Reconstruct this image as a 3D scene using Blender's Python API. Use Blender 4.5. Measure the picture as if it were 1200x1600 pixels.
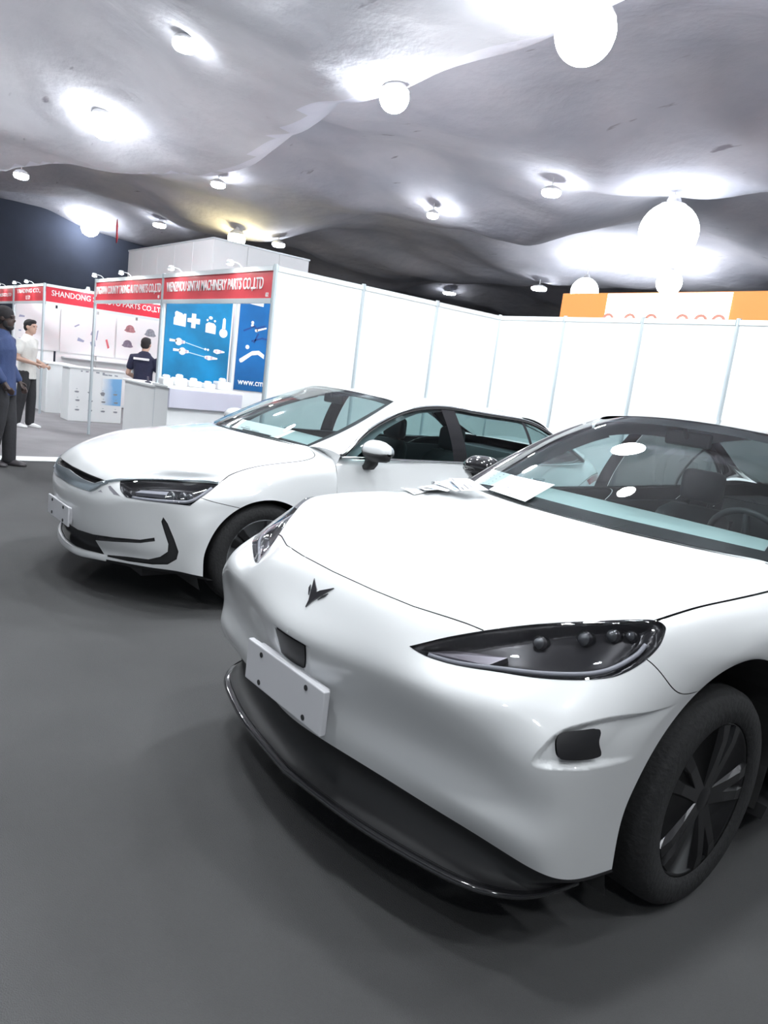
import bpy, bmesh, math, random
import numpy as np
from mathutils import Vector, Matrix
from mathutils.geometry import delaunay_2d_cdt, tessellate_polygon
random.seed(7)
for _o in list(bpy.data.objects): bpy.data.objects.remove(_o)
SC = bpy.context.scene
COL = SC.collection

# ---------------------------------------------------------------- camera
F_PX, CAM_H = 1150.0, 1.5
YAW, PITCH, ROLL = math.radians(-50.4), math.radians(10.15), math.radians(7.19)
def _cam_axes():
    f = np.array([math.sin(YAW)*math.cos(PITCH), math.cos(YAW)*math.cos(PITCH), -math.sin(PITCH)])
    r = np.array([math.cos(YAW), -math.sin(YAW), 0]); u = np.cross(r, f)
    return math.cos(ROLL)*r+math.sin(ROLL)*u, -math.sin(ROLL)*r+math.cos(ROLL)*u, f
_r, _u, _f = _cam_axes()
cam = bpy.data.objects.new('camera', bpy.data.cameras.new('camera'))
COL.objects.link(cam)
cam.data.sensor_fit = 'VERTICAL'; cam.data.sensor_height = 24.0
cam.data.lens = F_PX/1600*24.0
cam.data.clip_start = .05; cam.data.clip_end = 300
cam.matrix_world = Matrix(((_r[0], _u[0], -_f[0], 0), (_r[1], _u[1], -_f[1], 0), (_r[2], _u[2], -_f[2], CAM_H), (0, 0, 0, 1)))
SC.camera = cam

# ---------------------------------------------------------------- world, exposure
SC.view_settings.view_transform = 'Standard'; SC.view_settings.look = 'None'
SC.view_settings.exposure = 0.0; SC.view_settings.gamma = 1.0
SC.view_settings.use_curve_mapping = False
W = bpy.data.worlds.new('ambient_fill'); SC.world = W; W.use_nodes = True  # even ambient fill, added to lift the dark areas
W.node_tree.nodes['Background'].inputs[0].default_value = (.80, .90, 1.0, 1)
W.node_tree.nodes['Background'].inputs[1].default_value = .4
LAMP = 250.0           # strength of the added flood lamps, all out of view
LAMP_IN = 4.2          # the small hall lamps: radiance times radius squared

# ---------------------------------------------------------------- helpers
MATS = {}
def mat(name, col, rough=.5, metal=0., coat=0., emit=None, es=0., bump=0., bscale=40., var=0., vscale=3., ior=1.5, spec=.5):
    if name in MATS: return MATS[name]
    m = bpy.data.materials.new(name); m.use_nodes = True
    nt = m.node_tree; b = nt.nodes['Principled BSDF']
    c = (*col, 1) if len(col) == 3 else col
    b.inputs['Base Color'].default_value = c
    b.inputs['Roughness'].default_value = rough; b.inputs['Metallic'].default_value = metal
    b.inputs['Coat Weight'].default_value = coat; b.inputs['Coat Roughness'].default_value = .04
    b.inputs['IOR'].default_value = ior; b.inputs['Specular IOR Level'].default_value = spec
    if emit: b.inputs['Emission Color'].default_value = (*emit, 1); b.inputs['Emission Strength'].default_value = es
    if var or bump:
        tc = nt.nodes.new('ShaderNodeTexCoord')
    if var:
        n = nt.nodes.new('ShaderNodeTexNoise'); n.inputs['Scale'].default_value = vscale; n.inputs['Detail'].default_value = 5
        nt.links.new(tc.outputs['Object'], n.inputs['Vector'])
        mr = nt.nodes.new('ShaderNodeMapRange'); mr.inputs['From Min'].default_value = .3; mr.inputs['From Max'].default_value = .7
        mr.inputs['To Min'].default_value = 1-var; mr.inputs['To Max'].default_value = 1+var
        nt.links.new(n.outputs['Fac'], mr.inputs['Value'])
        mx = nt.nodes.new('ShaderNodeMix'); mx.data_type = 'RGBA'; mx.blend_type = 'MULTIPLY'; mx.inputs[0].default_value = 1
        mx.inputs[6].default_value = c
        nt.links.new(mr.outputs['Result'], mx.inputs[7]); nt.links.new(mx.outputs[2], b.inputs['Base Color'])
    if bump:
        n2 = nt.nodes.new('ShaderNodeTexNoise'); n2.inputs['Scale'].default_value = bscale; n2.inputs['Detail'].default_value = 4
        nt.links.new(tc.outputs['Object'], n2.inputs['Vector'])
        bp = nt.nodes.new('ShaderNodeBump'); bp.inputs['Strength'].default_value = bump; bp.inputs['Distance'].default_value = .02
        nt.links.new(n2.outputs['Fac'], bp.inputs['Height']); nt.links.new(bp.outputs['Normal'], b.inputs['Normal'])
    MATS[name] = m; return m

def thin_glass(name, tint, spec=1.5, rough=0.0):
    m = bpy.data.materials.new(name); m.use_nodes = True; nt = m.node_tree; nt.nodes.clear()
    o = nt.nodes.new('ShaderNodeOutputMaterial'); mx = nt.nodes.new('ShaderNodeMixShader')
    fr = nt.nodes.new('ShaderNodeFresnel'); ge = nt.nodes.new('ShaderNodeNewGeometry'); io = nt.nodes.new('ShaderNodeMapRange')
    io.inputs['To Min'].default_value = spec; io.inputs['To Max'].default_value = 1/spec          # same reflection from either side of a thin pane
    nt.links.new(ge.outputs['Backfacing'], io.inputs['Value']); nt.links.new(io.outputs[0], fr.inputs[0])
    t = nt.nodes.new('ShaderNodeBsdfTransparent'); t.inputs[0].default_value = (*tint, 1)
    g = nt.nodes.new('ShaderNodeBsdfGlossy'); g.inputs['Roughness'].default_value = rough
    nt.links.new(fr.outputs[0], mx.inputs[0]); nt.links.new(t.outputs[0], mx.inputs[1]); nt.links.new(g.outputs[0], mx.inputs[2])
    nt.links.new(mx.outputs[0], o.inputs[0]); MATS[name] = m; return m

def empty(name, loc=(0, 0, 0), rz=0, label=None, cat=None, group=None):
    o = bpy.data.objects.new(name, None); COL.objects.link(o); o.empty_display_size = .1
    o.location = loc; o.rotation_euler = (0, 0, rz); tag(o, label, cat, group); return o
def tag(o, label=None, cat=None, group=None, kind=None):
    if label: o['label'] = label
    if cat: o['category'] = cat
    if group: o['group'] = group
    if kind: o['kind'] = kind
    return o
def mesh_obj(name, verts, faces, m, parent=None, smooth=False, normals=None, loc=None):
    me = bpy.data.meshes.new(name); me.from_pydata([tuple(map(float, v)) for v in verts], [], [tuple(map(int, f)) for f in faces]); me.update()
    if smooth:
        me.polygons.foreach_set('use_smooth', [True]*len(me.polygons))
    ms = m if isinstance(m, (list, tuple)) else [m]
    for x in ms: me.materials.append(x)
    if normals is not None: me.normals_split_custom_set_from_vertices([tuple(map(float, n)) for n in normals])
    o = bpy.data.objects.new(name, me); COL.objects.link(o)
    if parent: o.parent = parent
    if loc is not None: o.location = loc
    return o
def bm_obj(name, bm, m, parent=None, smooth=False, loc=None):
    me = bpy.data.meshes.new(name); bmesh.ops.recalc_face_normals(bm, faces=bm.faces[:]); bm.to_mesh(me); bm.free()
    if smooth: me.polygons.foreach_set('use_smooth', [True]*len(me.polygons))
    ms = m if isinstance(m, (list, tuple)) else [m]
    for x in ms: me.materials.append(x)
    o = bpy.data.objects.new(name, me); COL.objects.link(o)
    if parent: o.parent = parent
    if loc is not None: o.location = loc
    return o
def add_box(bm, lo, hi, bev=0., seg=2):
    vs = [bm.verts.new((x, y, z)) for x in (lo[0], hi[0]) for y in (lo[1], hi[1]) for z in (lo[2], hi[2])]
    fs = [bm.faces.new([vs[i] for i in q]) for q in ((0, 1, 3, 2), (4, 6, 7, 5), (0, 4, 5, 1), (2, 3, 7, 6), (0, 2, 6, 4), (1, 5, 7, 3))]
    if bev:
        es = {e for f in fs for e in f.edges}
        bmesh.ops.bevel(bm, geom=list(es), offset=bev, segments=seg, affect='EDGES', profile=.5)
    return bm
def box(name, lo, hi, m, parent=None, bev=0., seg=2):
    return bm_obj(name, add_box(bmesh.new(), lo, hi, bev, seg), m, parent)
def add_tube(bm, pts, r, n=10, cap=True):
    """round tube along points; r a number or one per point"""
    P = [Vector(p) for p in pts]; rr = r if hasattr(r, '__len__') else [r]*len(P); rings = []
    up = Vector((0, 0, 1))
    for i, p in enumerate(P):
        t = (P[min(i+1, len(P)-1)]-P[max(i-1, 0)]).normalized()
        a = t.cross(up if abs(t.z) < .95 else Vector((1, 0, 0))).normalized(); b = t.cross(a)
        rings.append([bm.verts.new(p+rr[i]*(math.cos(2*math.pi*k/n)*a+math.sin(2*math.pi*k/n)*b)) for k in range(n)])
    for A, B in zip(rings, rings[1:]):
        for k in range(n): bm.faces.new((A[k], A[(k+1) % n], B[(k+1) % n], B[k]))
    if cap: bm.faces.new(rings[0]); bm.faces.new(rings[-1])
    return bm
def add_ring_loft(bm, rings, close=True, cap=True):
    R = [[bm.verts.new(p) for p in r] for r in rings]; n = len(R[0])
    for A, B in zip(R, R[1:]):
        for k in range(n if close else n-1): bm.faces.new((A[k], A[(k+1) % n], B[(k+1) % n], B[k]))
    if cap and close: bm.faces.new(R[0]); bm.faces.new(R[-1])
    return bm
def add_lathe(bm, prof, n=32, axis='z', centre=(0, 0, 0), closed=False):
    """prof: (radius, height) pairs turned about the axis"""
    c = Vector(centre); rings = []
    for r, h in prof:
        ring = []
        for k in range(n):
            a = 2*math.pi*k/n; p = (r*math.cos(a), r*math.sin(a), h)
            if axis == 'x': p = (p[2], p[0], p[1])
            if axis == 'y': p = (p[0], p[2], p[1])
            ring.append(bm.verts.new(c+Vector(p)))
        rings.append(ring)
    if closed: rings.append(rings[0])
    for A, B in zip(rings, rings[1:]):
        for k in range(n):
            try: bm.faces.new((A[k], A[(k+1) % n], B[(k+1) % n], B[k]))
            except ValueError: pass
    if not closed:
        for rg, (r, h) in ((rings[0], prof[0]), (rings[-1], prof[-1])):
            if r > 1e-5: bm.faces.new(rg)
    bmesh.ops.remove_doubles(bm, verts=bm.verts[:], dist=1e-6)
    return bm
def add_prism(bm, pts, d, to3):
    """flat polygon (2d points, any shape) extruded by d; to3(a, b, h) gives 3d"""
    tri = tessellate_polygon([[Vector((p[0], p[1], 0)) for p in pts]])
    lo = [bm.verts.new(to3(p[0], p[1], 0)) for p in pts]; hi = [bm.verts.new(to3(p[0], p[1], d)) for p in pts]
    for t in tri:
        for L in (lo, hi):
            try: bm.faces.new([L[i] for i in t])
            except ValueError: pass
    n = len(pts)
    for i in range(n):
        try: bm.faces.new((lo[i], lo[(i+1) % n], hi[(i+1) % n], hi[i]))
        except ValueError: pass
    return bm
def text_obj(name, s, size, m, parent, loc, rot, width=None, thick=.004, bold=.007):
    c = bpy.data.curves.new(name, 'FONT'); c.body = s; c.size = size; c.extrude = thick; c.offset = bold*size; c.align_x = 'CENTER'; c.align_y = 'CENTER'
    c.resolution_u = 3
    t = bpy.data.objects.new(name, c); COL.objects.link(t)
    dg = bpy.context.evaluated_depsgraph_get(); me = bpy.data.meshes.new_from_object(t.evaluated_get(dg)); bpy.data.objects.remove(t)
    if width:
        xs = [v.co.x for v in me.vertices]; k = width/(max(xs)-min(xs))
        for v in me.vertices: v.co.x *= k
    me.materials.clear(); me.materials.append(m)
    o = bpy.data.objects.new(name, me); COL.objects.link(o); o.parent = parent; o.location = loc; o.rotation_euler = rot
    return o
def copy_tree(o, parent=None):
    c = o.copy(); COL.objects.link(c)
    if parent: c.parent = parent
    for ch in list(o.children): copy_tree(ch, c)
    return c
# ---------------------------------------------------------------- the hall: floor, ceiling cloth, walls
white_panel = mat('white_panel', (.90, .92, .92), .45, var=.02, vscale=2)
alu = mat('aluminium_post', (.66, .73, .76), .38, .55)
rail_white = mat('white_rail', (.80, .85, .87), .35, .2)
red_board = mat('red_fascia_board', (.75, .065, .085), .5, var=.10, vscale=2.5)
white_print = mat('white_lettering', (.93, .93, .93), .5)
dark_print = mat('dark_print', (.10, .10, .14), .5, var=.3, vscale=30)

def ground(name, x0, x1, y0, y1, z, m, n=2):
    v = [(x0+(x1-x0)*i/n, y0+(y1-y0)*j/n, z) for j in range(n+1) for i in range(n+1)]
    f = [(j*(n+1)+i, j*(n+1)+i+1, (j+1)*(n+1)+i+1, (j+1)*(n+1)+i) for j in range(n) for i in range(n)]
    return mesh_obj(name, v, f, m)
carpet = mat('car_side_carpet', (.105, .105, .106), .95, bump=.5, bscale=260, var=.10, vscale=1.2, spec=.1)
aisle_carpet = mat('aisle_side_carpet', (.29, .28, .29), .95, bump=.5, bscale=260, var=.12, vscale=1.5, spec=.1)  # lighter floor tone beyond the tape
fl = ground('floor', -45, 16, -14, 45, 0, carpet); tag(fl, kind='structure')
ag = ground('floor', -31, -9.69, -14, 12, .004, aisle_carpet); tag(ag, kind='structure')
tp = box('trim_1', (-9.86, -6, .004), (-9.52, 3.4, .012), mat('white_floor_tape', (.85, .87, .88), .5, var=.04), bev=.002); tag(tp, kind='structure')

_ex = np.array([-60, -18.6, -17, -14.8, -12.4, -11, -9.04, -8.35, -7.6, -6.4, -5.3, -4.8, -3, 20.])
_ey = np.array([3.0, 3.6, 4.73, 6.68, 6.39, 6.08, 5.51, 5.63, 5.87, 5.93, 5.78, 5.56, 5.3, 5.3])
_K = np.array([.06, .24, .40, .24, .06])
def sm(t): t = np.clip(t, 0, 1); return t*t*(3-2*t)
def ceil_z(x, y):
    x = np.asarray(x, float); y = np.asarray(y, float)
    y0 = sum(k*np.interp(x+d, _ex, _ey) for k, d in zip(_K, (-1.4, -.7, 0, .7, 1.4)))
    w = y-y0
    near = 5.0+.95*sm(-w/4.2)-.55*sm((-w-4.2)/3.4)+.4*sm((-w-8)/4)
    far = 5.0+1.25*sm(w/1.5)-.55*sm((w-4)/4)+.75*sm((w-8.2)/3)-.8*sm((w-12)/5)+.9*sm((w-17.5)/4)-.8*sm((w-23)/6)
    z = np.where(w < 0, near, far)
    z = z+.16*np.sin(.55*x+.35*y+.6)*sm(np.abs(w)/2.5)+.13*np.sin(.9*x-.7*y+2)*sm(np.abs(w)/2)+.07*np.sin(1.9*x+.8*y)*np.sin(1.3*y-.5*x)
    z = z+.035*np.sin(3.1*x+1.2*np.sin(1.7*y))*np.sin(2.3*y+.8*np.sin(1.3*x))
    return z
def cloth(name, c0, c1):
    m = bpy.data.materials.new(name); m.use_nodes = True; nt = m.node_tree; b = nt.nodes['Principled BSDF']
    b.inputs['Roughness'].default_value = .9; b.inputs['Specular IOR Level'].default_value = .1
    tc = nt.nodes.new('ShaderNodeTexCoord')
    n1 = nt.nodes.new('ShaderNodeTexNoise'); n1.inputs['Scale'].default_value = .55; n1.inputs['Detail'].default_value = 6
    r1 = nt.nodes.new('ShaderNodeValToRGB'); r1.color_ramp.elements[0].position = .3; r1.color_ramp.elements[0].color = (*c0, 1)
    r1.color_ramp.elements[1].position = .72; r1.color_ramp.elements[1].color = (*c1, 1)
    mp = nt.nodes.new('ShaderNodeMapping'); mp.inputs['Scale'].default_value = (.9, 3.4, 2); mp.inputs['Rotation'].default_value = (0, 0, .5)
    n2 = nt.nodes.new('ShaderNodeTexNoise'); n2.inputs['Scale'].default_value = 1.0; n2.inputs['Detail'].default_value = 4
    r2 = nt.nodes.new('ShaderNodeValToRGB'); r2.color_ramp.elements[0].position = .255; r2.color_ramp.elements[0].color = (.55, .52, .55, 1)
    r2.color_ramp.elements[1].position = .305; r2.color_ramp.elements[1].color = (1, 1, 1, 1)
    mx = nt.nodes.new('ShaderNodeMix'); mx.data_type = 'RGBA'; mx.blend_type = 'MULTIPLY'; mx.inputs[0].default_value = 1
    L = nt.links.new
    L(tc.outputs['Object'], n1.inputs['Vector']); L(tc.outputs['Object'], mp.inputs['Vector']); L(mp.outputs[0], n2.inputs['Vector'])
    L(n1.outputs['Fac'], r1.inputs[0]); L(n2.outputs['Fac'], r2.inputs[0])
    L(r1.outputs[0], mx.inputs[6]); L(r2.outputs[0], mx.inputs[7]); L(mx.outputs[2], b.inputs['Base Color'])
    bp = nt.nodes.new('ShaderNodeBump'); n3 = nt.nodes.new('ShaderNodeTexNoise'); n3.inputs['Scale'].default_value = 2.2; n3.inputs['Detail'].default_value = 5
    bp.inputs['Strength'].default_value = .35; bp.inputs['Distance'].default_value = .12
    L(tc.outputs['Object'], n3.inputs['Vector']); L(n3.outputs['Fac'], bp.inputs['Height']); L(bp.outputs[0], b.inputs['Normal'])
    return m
def make_ceiling():
    xs = np.concatenate([np.arange(-46, -24, .5), np.arange(-24, 6, .2), np.arange(6, 17, .6)])
    ys = np.concatenate([np.arange(-14, -2, .6), np.arange(-2, 16, .2), np.arange(16, 46, .5)])
    X, Y = np.meshgrid(xs, ys); Z = ceil_z(X, Y); n = len(xs)
    v = np.stack([X.ravel(), Y.ravel(), Z.ravel()], 1)
    f = [(j*n+i, (j+1)*n+i, (j+1)*n+i+1, j*n+i+1) for j in range(len(ys)-1) for i in range(n-1)]
    o = mesh_obj('ceiling', v, f, [cloth('near_cloth_light_tone', (.46, .46, .50), (.62, .61, .64)), cloth('far_cloth_light_tone', (.54, .55, .63), (.74, .72, .78))], smooth=True); tag(o, kind='structure')  # two tones split at the swag edge stand in for uneven light
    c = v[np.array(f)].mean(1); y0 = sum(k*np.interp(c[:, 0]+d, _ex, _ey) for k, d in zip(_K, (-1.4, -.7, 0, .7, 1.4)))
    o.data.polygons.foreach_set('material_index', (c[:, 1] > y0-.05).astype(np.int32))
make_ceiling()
navy = mat('dark_navy_wall_cloth', (.045, .055, .085), .85, var=.2, vscale=.6)
for nm, lo, hi in (('wall_left', (-31.3, -14, 0), (-31, 13, 6.2)), ('wall_far', (-46, 44.6, 0), (17, 45, 6.6)), ('wall_far_left', (-46, 13, 0), (-45.6, 45, 6.6)), ('wall_return', (-46, 12.9, 0), (-31, 13.2, 6.2))):
    tag(box(nm, lo, hi, navy), kind='structure')
tag(box('wall_right', (16.7, -14, 0), (17, 45, 6.6), mat('pale_hall_wall', (.55, .56, .58), .8, var=.08)), kind='structure')

# ---------------------------------------------------------------- shell-scheme booths
def post(bm, x, y, z1, r=.024, z0=0.):
    rings = [[(x+r*math.cos(math.pi/8+k*math.pi/4), y+r*math.sin(math.pi/8+k*math.pi/4), z) for k in range(8)] for z in (z0, z1)]
    return add_ring_loft(bm, rings)
def add_posts(parent, pts, z1=2.5):
    for x, y in pts: bm_obj('post', post(bmesh.new(), x, y, z1), alu, parent)
def panel_run(parent, p0, p1, n, z0=.06, z1=2.44, m=None, t=.016):
    """n white infill panels between p0 and p1 with a top and a bottom rail"""
    p0 = Vector(p0); p1 = Vector(p1); d = (p1-p0)/n; u = d.normalized(); w = Vector((-u.y, u.x))
    for i in range(n):
        a = p0+d*i+u*.024; b = p0+d*(i+1)-u*.024; q = []
        bm = bmesh.new()
        for s in (-t/2, t/2): q += [(a+w*s), (b+w*s)]
        rings = [[(q[k].x, q[k].y, z) for k in (0, 1, 3, 2)] for z in (z0, z1)]
        bm_obj('panel', add_ring_loft(bm, rings), m or white_panel, parent)
    for z in (z0-.03, z1):
        for i in range(n):
            a = p0+d*i+u*.022; b = p0+d*(i+1)-u*.022; q = []
            for s in (-.018, .018): q += [(a+w*s), (b+w*s)]
            bm_obj('rail', add_ring_loft(bmesh.new(), [[(q[k].x, q[k].y, zz) for k in (0, 1, 3, 2)] for zz in (z-.005, z+.045)]), rail_white, parent)
def fascia(parent, p0, p1, lines, z0=2.16, z1=2.44, stand=None, ysz=.10, width=.93, board=None, tag_no=None, tmat=None):
    """red company board between two posts, facing the side to the right of p0 -> p1 direction"""
    p0 = Vector(p0); p1 = Vector(p1); u = (p1-p0).normalized(); L = (p1-p0).length; nrm = Vector((u.y, -u.x))
    a = p0+u*.03; b = p1-u*.03; q = [a-nrm*.006, b-nrm*.006, b+nrm*.006, a+nrm*.006]
    f = bm_obj('fascia_board', add_ring_loft(bmesh.new(), [[(k.x, k.y, z) for k in q] for z in (z0, z1)]), board or red_board, parent)
    for zz in (z0-.045, z1):
        q2 = [a-nrm*.02, b-nrm*.02, b+nrm*.02, a+nrm*.02]
        bm_obj('rail', add_ring_loft(bmesh.new(), [[(k.x, k.y, z) for k in q2] for z in (zz, zz+.05)]), rail_white, parent)
    ang = math.atan2(u.y, u.x); c = (a+b)/2+nrm*.009
    for (s, dz, sz, wd, ofs) in lines:
        pos = c+u*ofs
        text_obj('lettering', s, sz, tmat or white_print, f, (pos.x, pos.y, (z0+z1)/2+dz), (math.pi/2, 0, ang), wd)
    if tag_no:
        pos = b-u*.09+nrm*.009
        text_obj('lettering', tag_no, .06, white_print, f, (pos.x, pos.y, z0+.04), (math.pi/2, 0, ang))
    return f
def arm_spot(parent, x, y, z, dx, dy):
    """small booth spotlight sitting on the rail"""
    bm = bmesh.new(); add_tube(bm, [(x, y, z), (x+dx*.3, y+dy*.3, z+.03), (x+dx*.7, y+dy*.7, z+.035)], .007, 6)
    o = bm_obj('spot_arm', bm, rail_white, parent)
    bm = bmesh.new(); add_lathe(bm, [(.0, .045), (.03, .04), (.042, 0), (.038, -.004), (.0, -.003)], 14, 'z', (x+dx, y+dy, z+.01))
    bm_obj('spot_head', bm, rail_white, o, True)
    bm = bmesh.new(); add_lathe(bm, [(.036, .0), (.028, -.010), (0, -.016)], 12, 'z', (x+dx, y+dy, z+.008))
    bm_obj('spot_bulb', bm, mat('booth_spot_glow', (1, 1, 1), .5, emit=(1, .98, .94), es=130), o, True)
def added_tube_light(parent, p0, p1, es=26):
    """added hidden tube inside a booth, there to brighten it"""
    bm = bmesh.new(); add_tube(bm, [p0, p1], .02, 8); o = bm_obj('added_tube_light', bm, mat('added_tube_glow_%d' % es, (1, 1, 1), .5, emit=(.95, .98, 1.0), es=es), parent, True)  # unseen tubes added to whiten the booth interiors

BX, BY = -6.85, 3.86
XL, XM = -12.55, -9.76
b1 = empty('exhibition_booth', (BX, BY, 0), 0, 'white exhibition booth with red parts maker boards, corner nearest the sedan', 'booth')
def local(parent, f, *a, **k):
    """build with world coordinates under a parent Empty that stands elsewhere"""
    before = set(bpy.data.objects); f(parent, *a, **k)
    inv = Matrix.Translation(parent.location).inverted() if parent.rotation_euler.z == 0 else parent.matrix_basis.inverted()
    for o in set(bpy.data.objects)-before:
        if o.parent == parent: o.matrix_parent_inverse = inv
local(b1, add_posts, [(BX, BY), (XM, BY), (XL, BY), (BX, 4.9733), (BX, 6.0867), (XM, 4.92), (XM, 5.96), (XM, 7.0), (XL, 7.0)])
local(b1, panel_run, (BX, BY), (BX, 7.2), 3)
local(b1, panel_run, (XM, BY), (XM, 7.0), 3)
local(b1, panel_run, (XM, 7.05), (BX, 7.05), 3)
local(b1, fascia, (XM, BY), (BX, BY), [("WENZHOU SINTAI MACHINERY PARTS CO.,LTD", .015, .17, 2.56, -.04)], tag_no='02')
local(b1, fascia, (XL, BY), (XM, BY), [("JINGXIAN COUNTY TADING AUTO PARTS CO.,LTD", .01, .165, 2.68, 0)], tag_no='01')
for sx in (-12.2, -11.0, -9.2, -7.6): local(b1, arm_spot, sx, BY, 2.5, .0, -.14)
local(b1, added_tube_light, (-9.5, 4.05, 2.40), (-7.1, 4.05, 2.40)); local(b1, added_tube_light, (-12.3, 4.05, 2.40), (-10.0, 4.05, 2.40)); local(b1, added_tube_light, (-12.4, 6.9, 2.48), (-10.2, 6.9, 2.48), 110)

rw = empty('partition_wall', (-3.6, 7.2, 0), 0, 'long white panelled partition wall running behind both cars', 'partition wall')
RX = [-6.85, -5.80, -4.75, -3.70, -2.65, -1.60, -.55, .5, 1.55, 2.6]
local(rw, add_posts, [(x, 7.2) for x in RX[0:]])
local(rw, panel_run, (RX[0], 7.2), (RX[-1], 7.2), 9)

# tall white box stand rising behind
tb = empty('tower_stand', (-16.45, 7.6, 0), 0, 'tall plain white box stand rising behind the red fascias', 'stand')
def tower(parent):
    wp = mat('white_tower_panel', (.93, .94, .95), .45, var=.02, vscale=1)
    for i in range(5):
        x1 = -16.45-i*1.1; bm_obj('panel', add_box(bmesh.new(), (x1-1.09, 7.6, 0), (x1, 7.64, 4.15), .004, 1), wp, parent)
    for i in range(3):
        y0 = 7.64+i*.85; bm_obj('panel', add_box(bmesh.new(), (-16.49, y0, 0), (-16.45, y0+.84, 4.15), .004, 1), wp, parent)
    bm_obj('top_trim', add_box(bmesh.new(), (-21.96, 7.585, 4.15), (-16.43, 7.65, 4.19), .004, 1), rail_white, parent)
    bm_obj('top_trim', add_box(bmesh.new(), (-16.50, 7.65, 4.15), (-16.43, 10.2, 4.19), .004, 1), rail_white, parent)
local(tb, tower)

# far row across the aisle
FX, FY = -15.58, 3.84
b2 = empty('exhibition_booth', (FX, FY, 0), 0, 'white booth across the aisle with the bright red SHANDONG board', 'booth')
red_bright = mat('bright_red_fascia_board', (.80, .03, .06), .5, var=.08, vscale=2.5)
local(b2, add_posts, [(FX, FY), (FX, 6.85), (FX, 7.5), (-18.0, FY), (-18.2, 7.5)])
# boards of the far row face +x: built from high y to low y mirrored by direction
def fascia_x(parent, y0, y1, lines, board=None, **k): fascia(parent, (FX, y0), (FX, y1), lines, board=board, **k)
local(b2, fascia_x, FY, 6.85, [("SHANDONG SD AUTO PARTS CO.,LTD", .03, .15, 2.25, -.25)], red_bright)
local(b2, fascia_x, 6.85, 7.5, [("AUTO", .03, .15, .45, 0)], red_bright)
local(b2, panel_run, (-18.2, FY), (-18.2, 7.5), 4)
local(b2, fascia, (-18.0, FY), (FX, FY), [("TRADING CO.,", .06, .11, 1.9, 0), ("LTD", -.07, .11, .32, 0)])
b3 = empty('exhibition_booth', (-18.0, FY, 0), 0, 'white booth at the far left edge under a red board', 'booth')
local(b3, add_posts, [(-18.06, FY), (-20.4, FY), (-22.8, FY)])
local(b3, fascia, (-20.4, FY), (-18.04, FY), [("AUTO PARTS CO.,LTD", .0, .10, 1.9, 0)])
local(b3, fascia, (-22.8, FY), (-20.4, FY), [("PARTS CO.,LTD", .0, .10, 1.7, 0)])
local(b3, panel_run, (-22.8, 6.4), (-18.3, 6.4), 4)
for sx in (-19.6, -18.9, -17.4, -16.4): local(b3 if sx < -18 else b2, arm_spot, sx, FY, 2.5, 0, -.14)
for sy in (4.6, 6.0): local(b2, arm_spot, FX, sy, 2.5, .14, 0)
local(b2, added_tube_light, (FX-.2, 4.1, 2.40), (FX-.2, 7.3, 2.40), 45); local(b3, added_tube_light, (-22.5, 4.1, 2.40), (-18.4, 4.1, 2.40))

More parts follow.
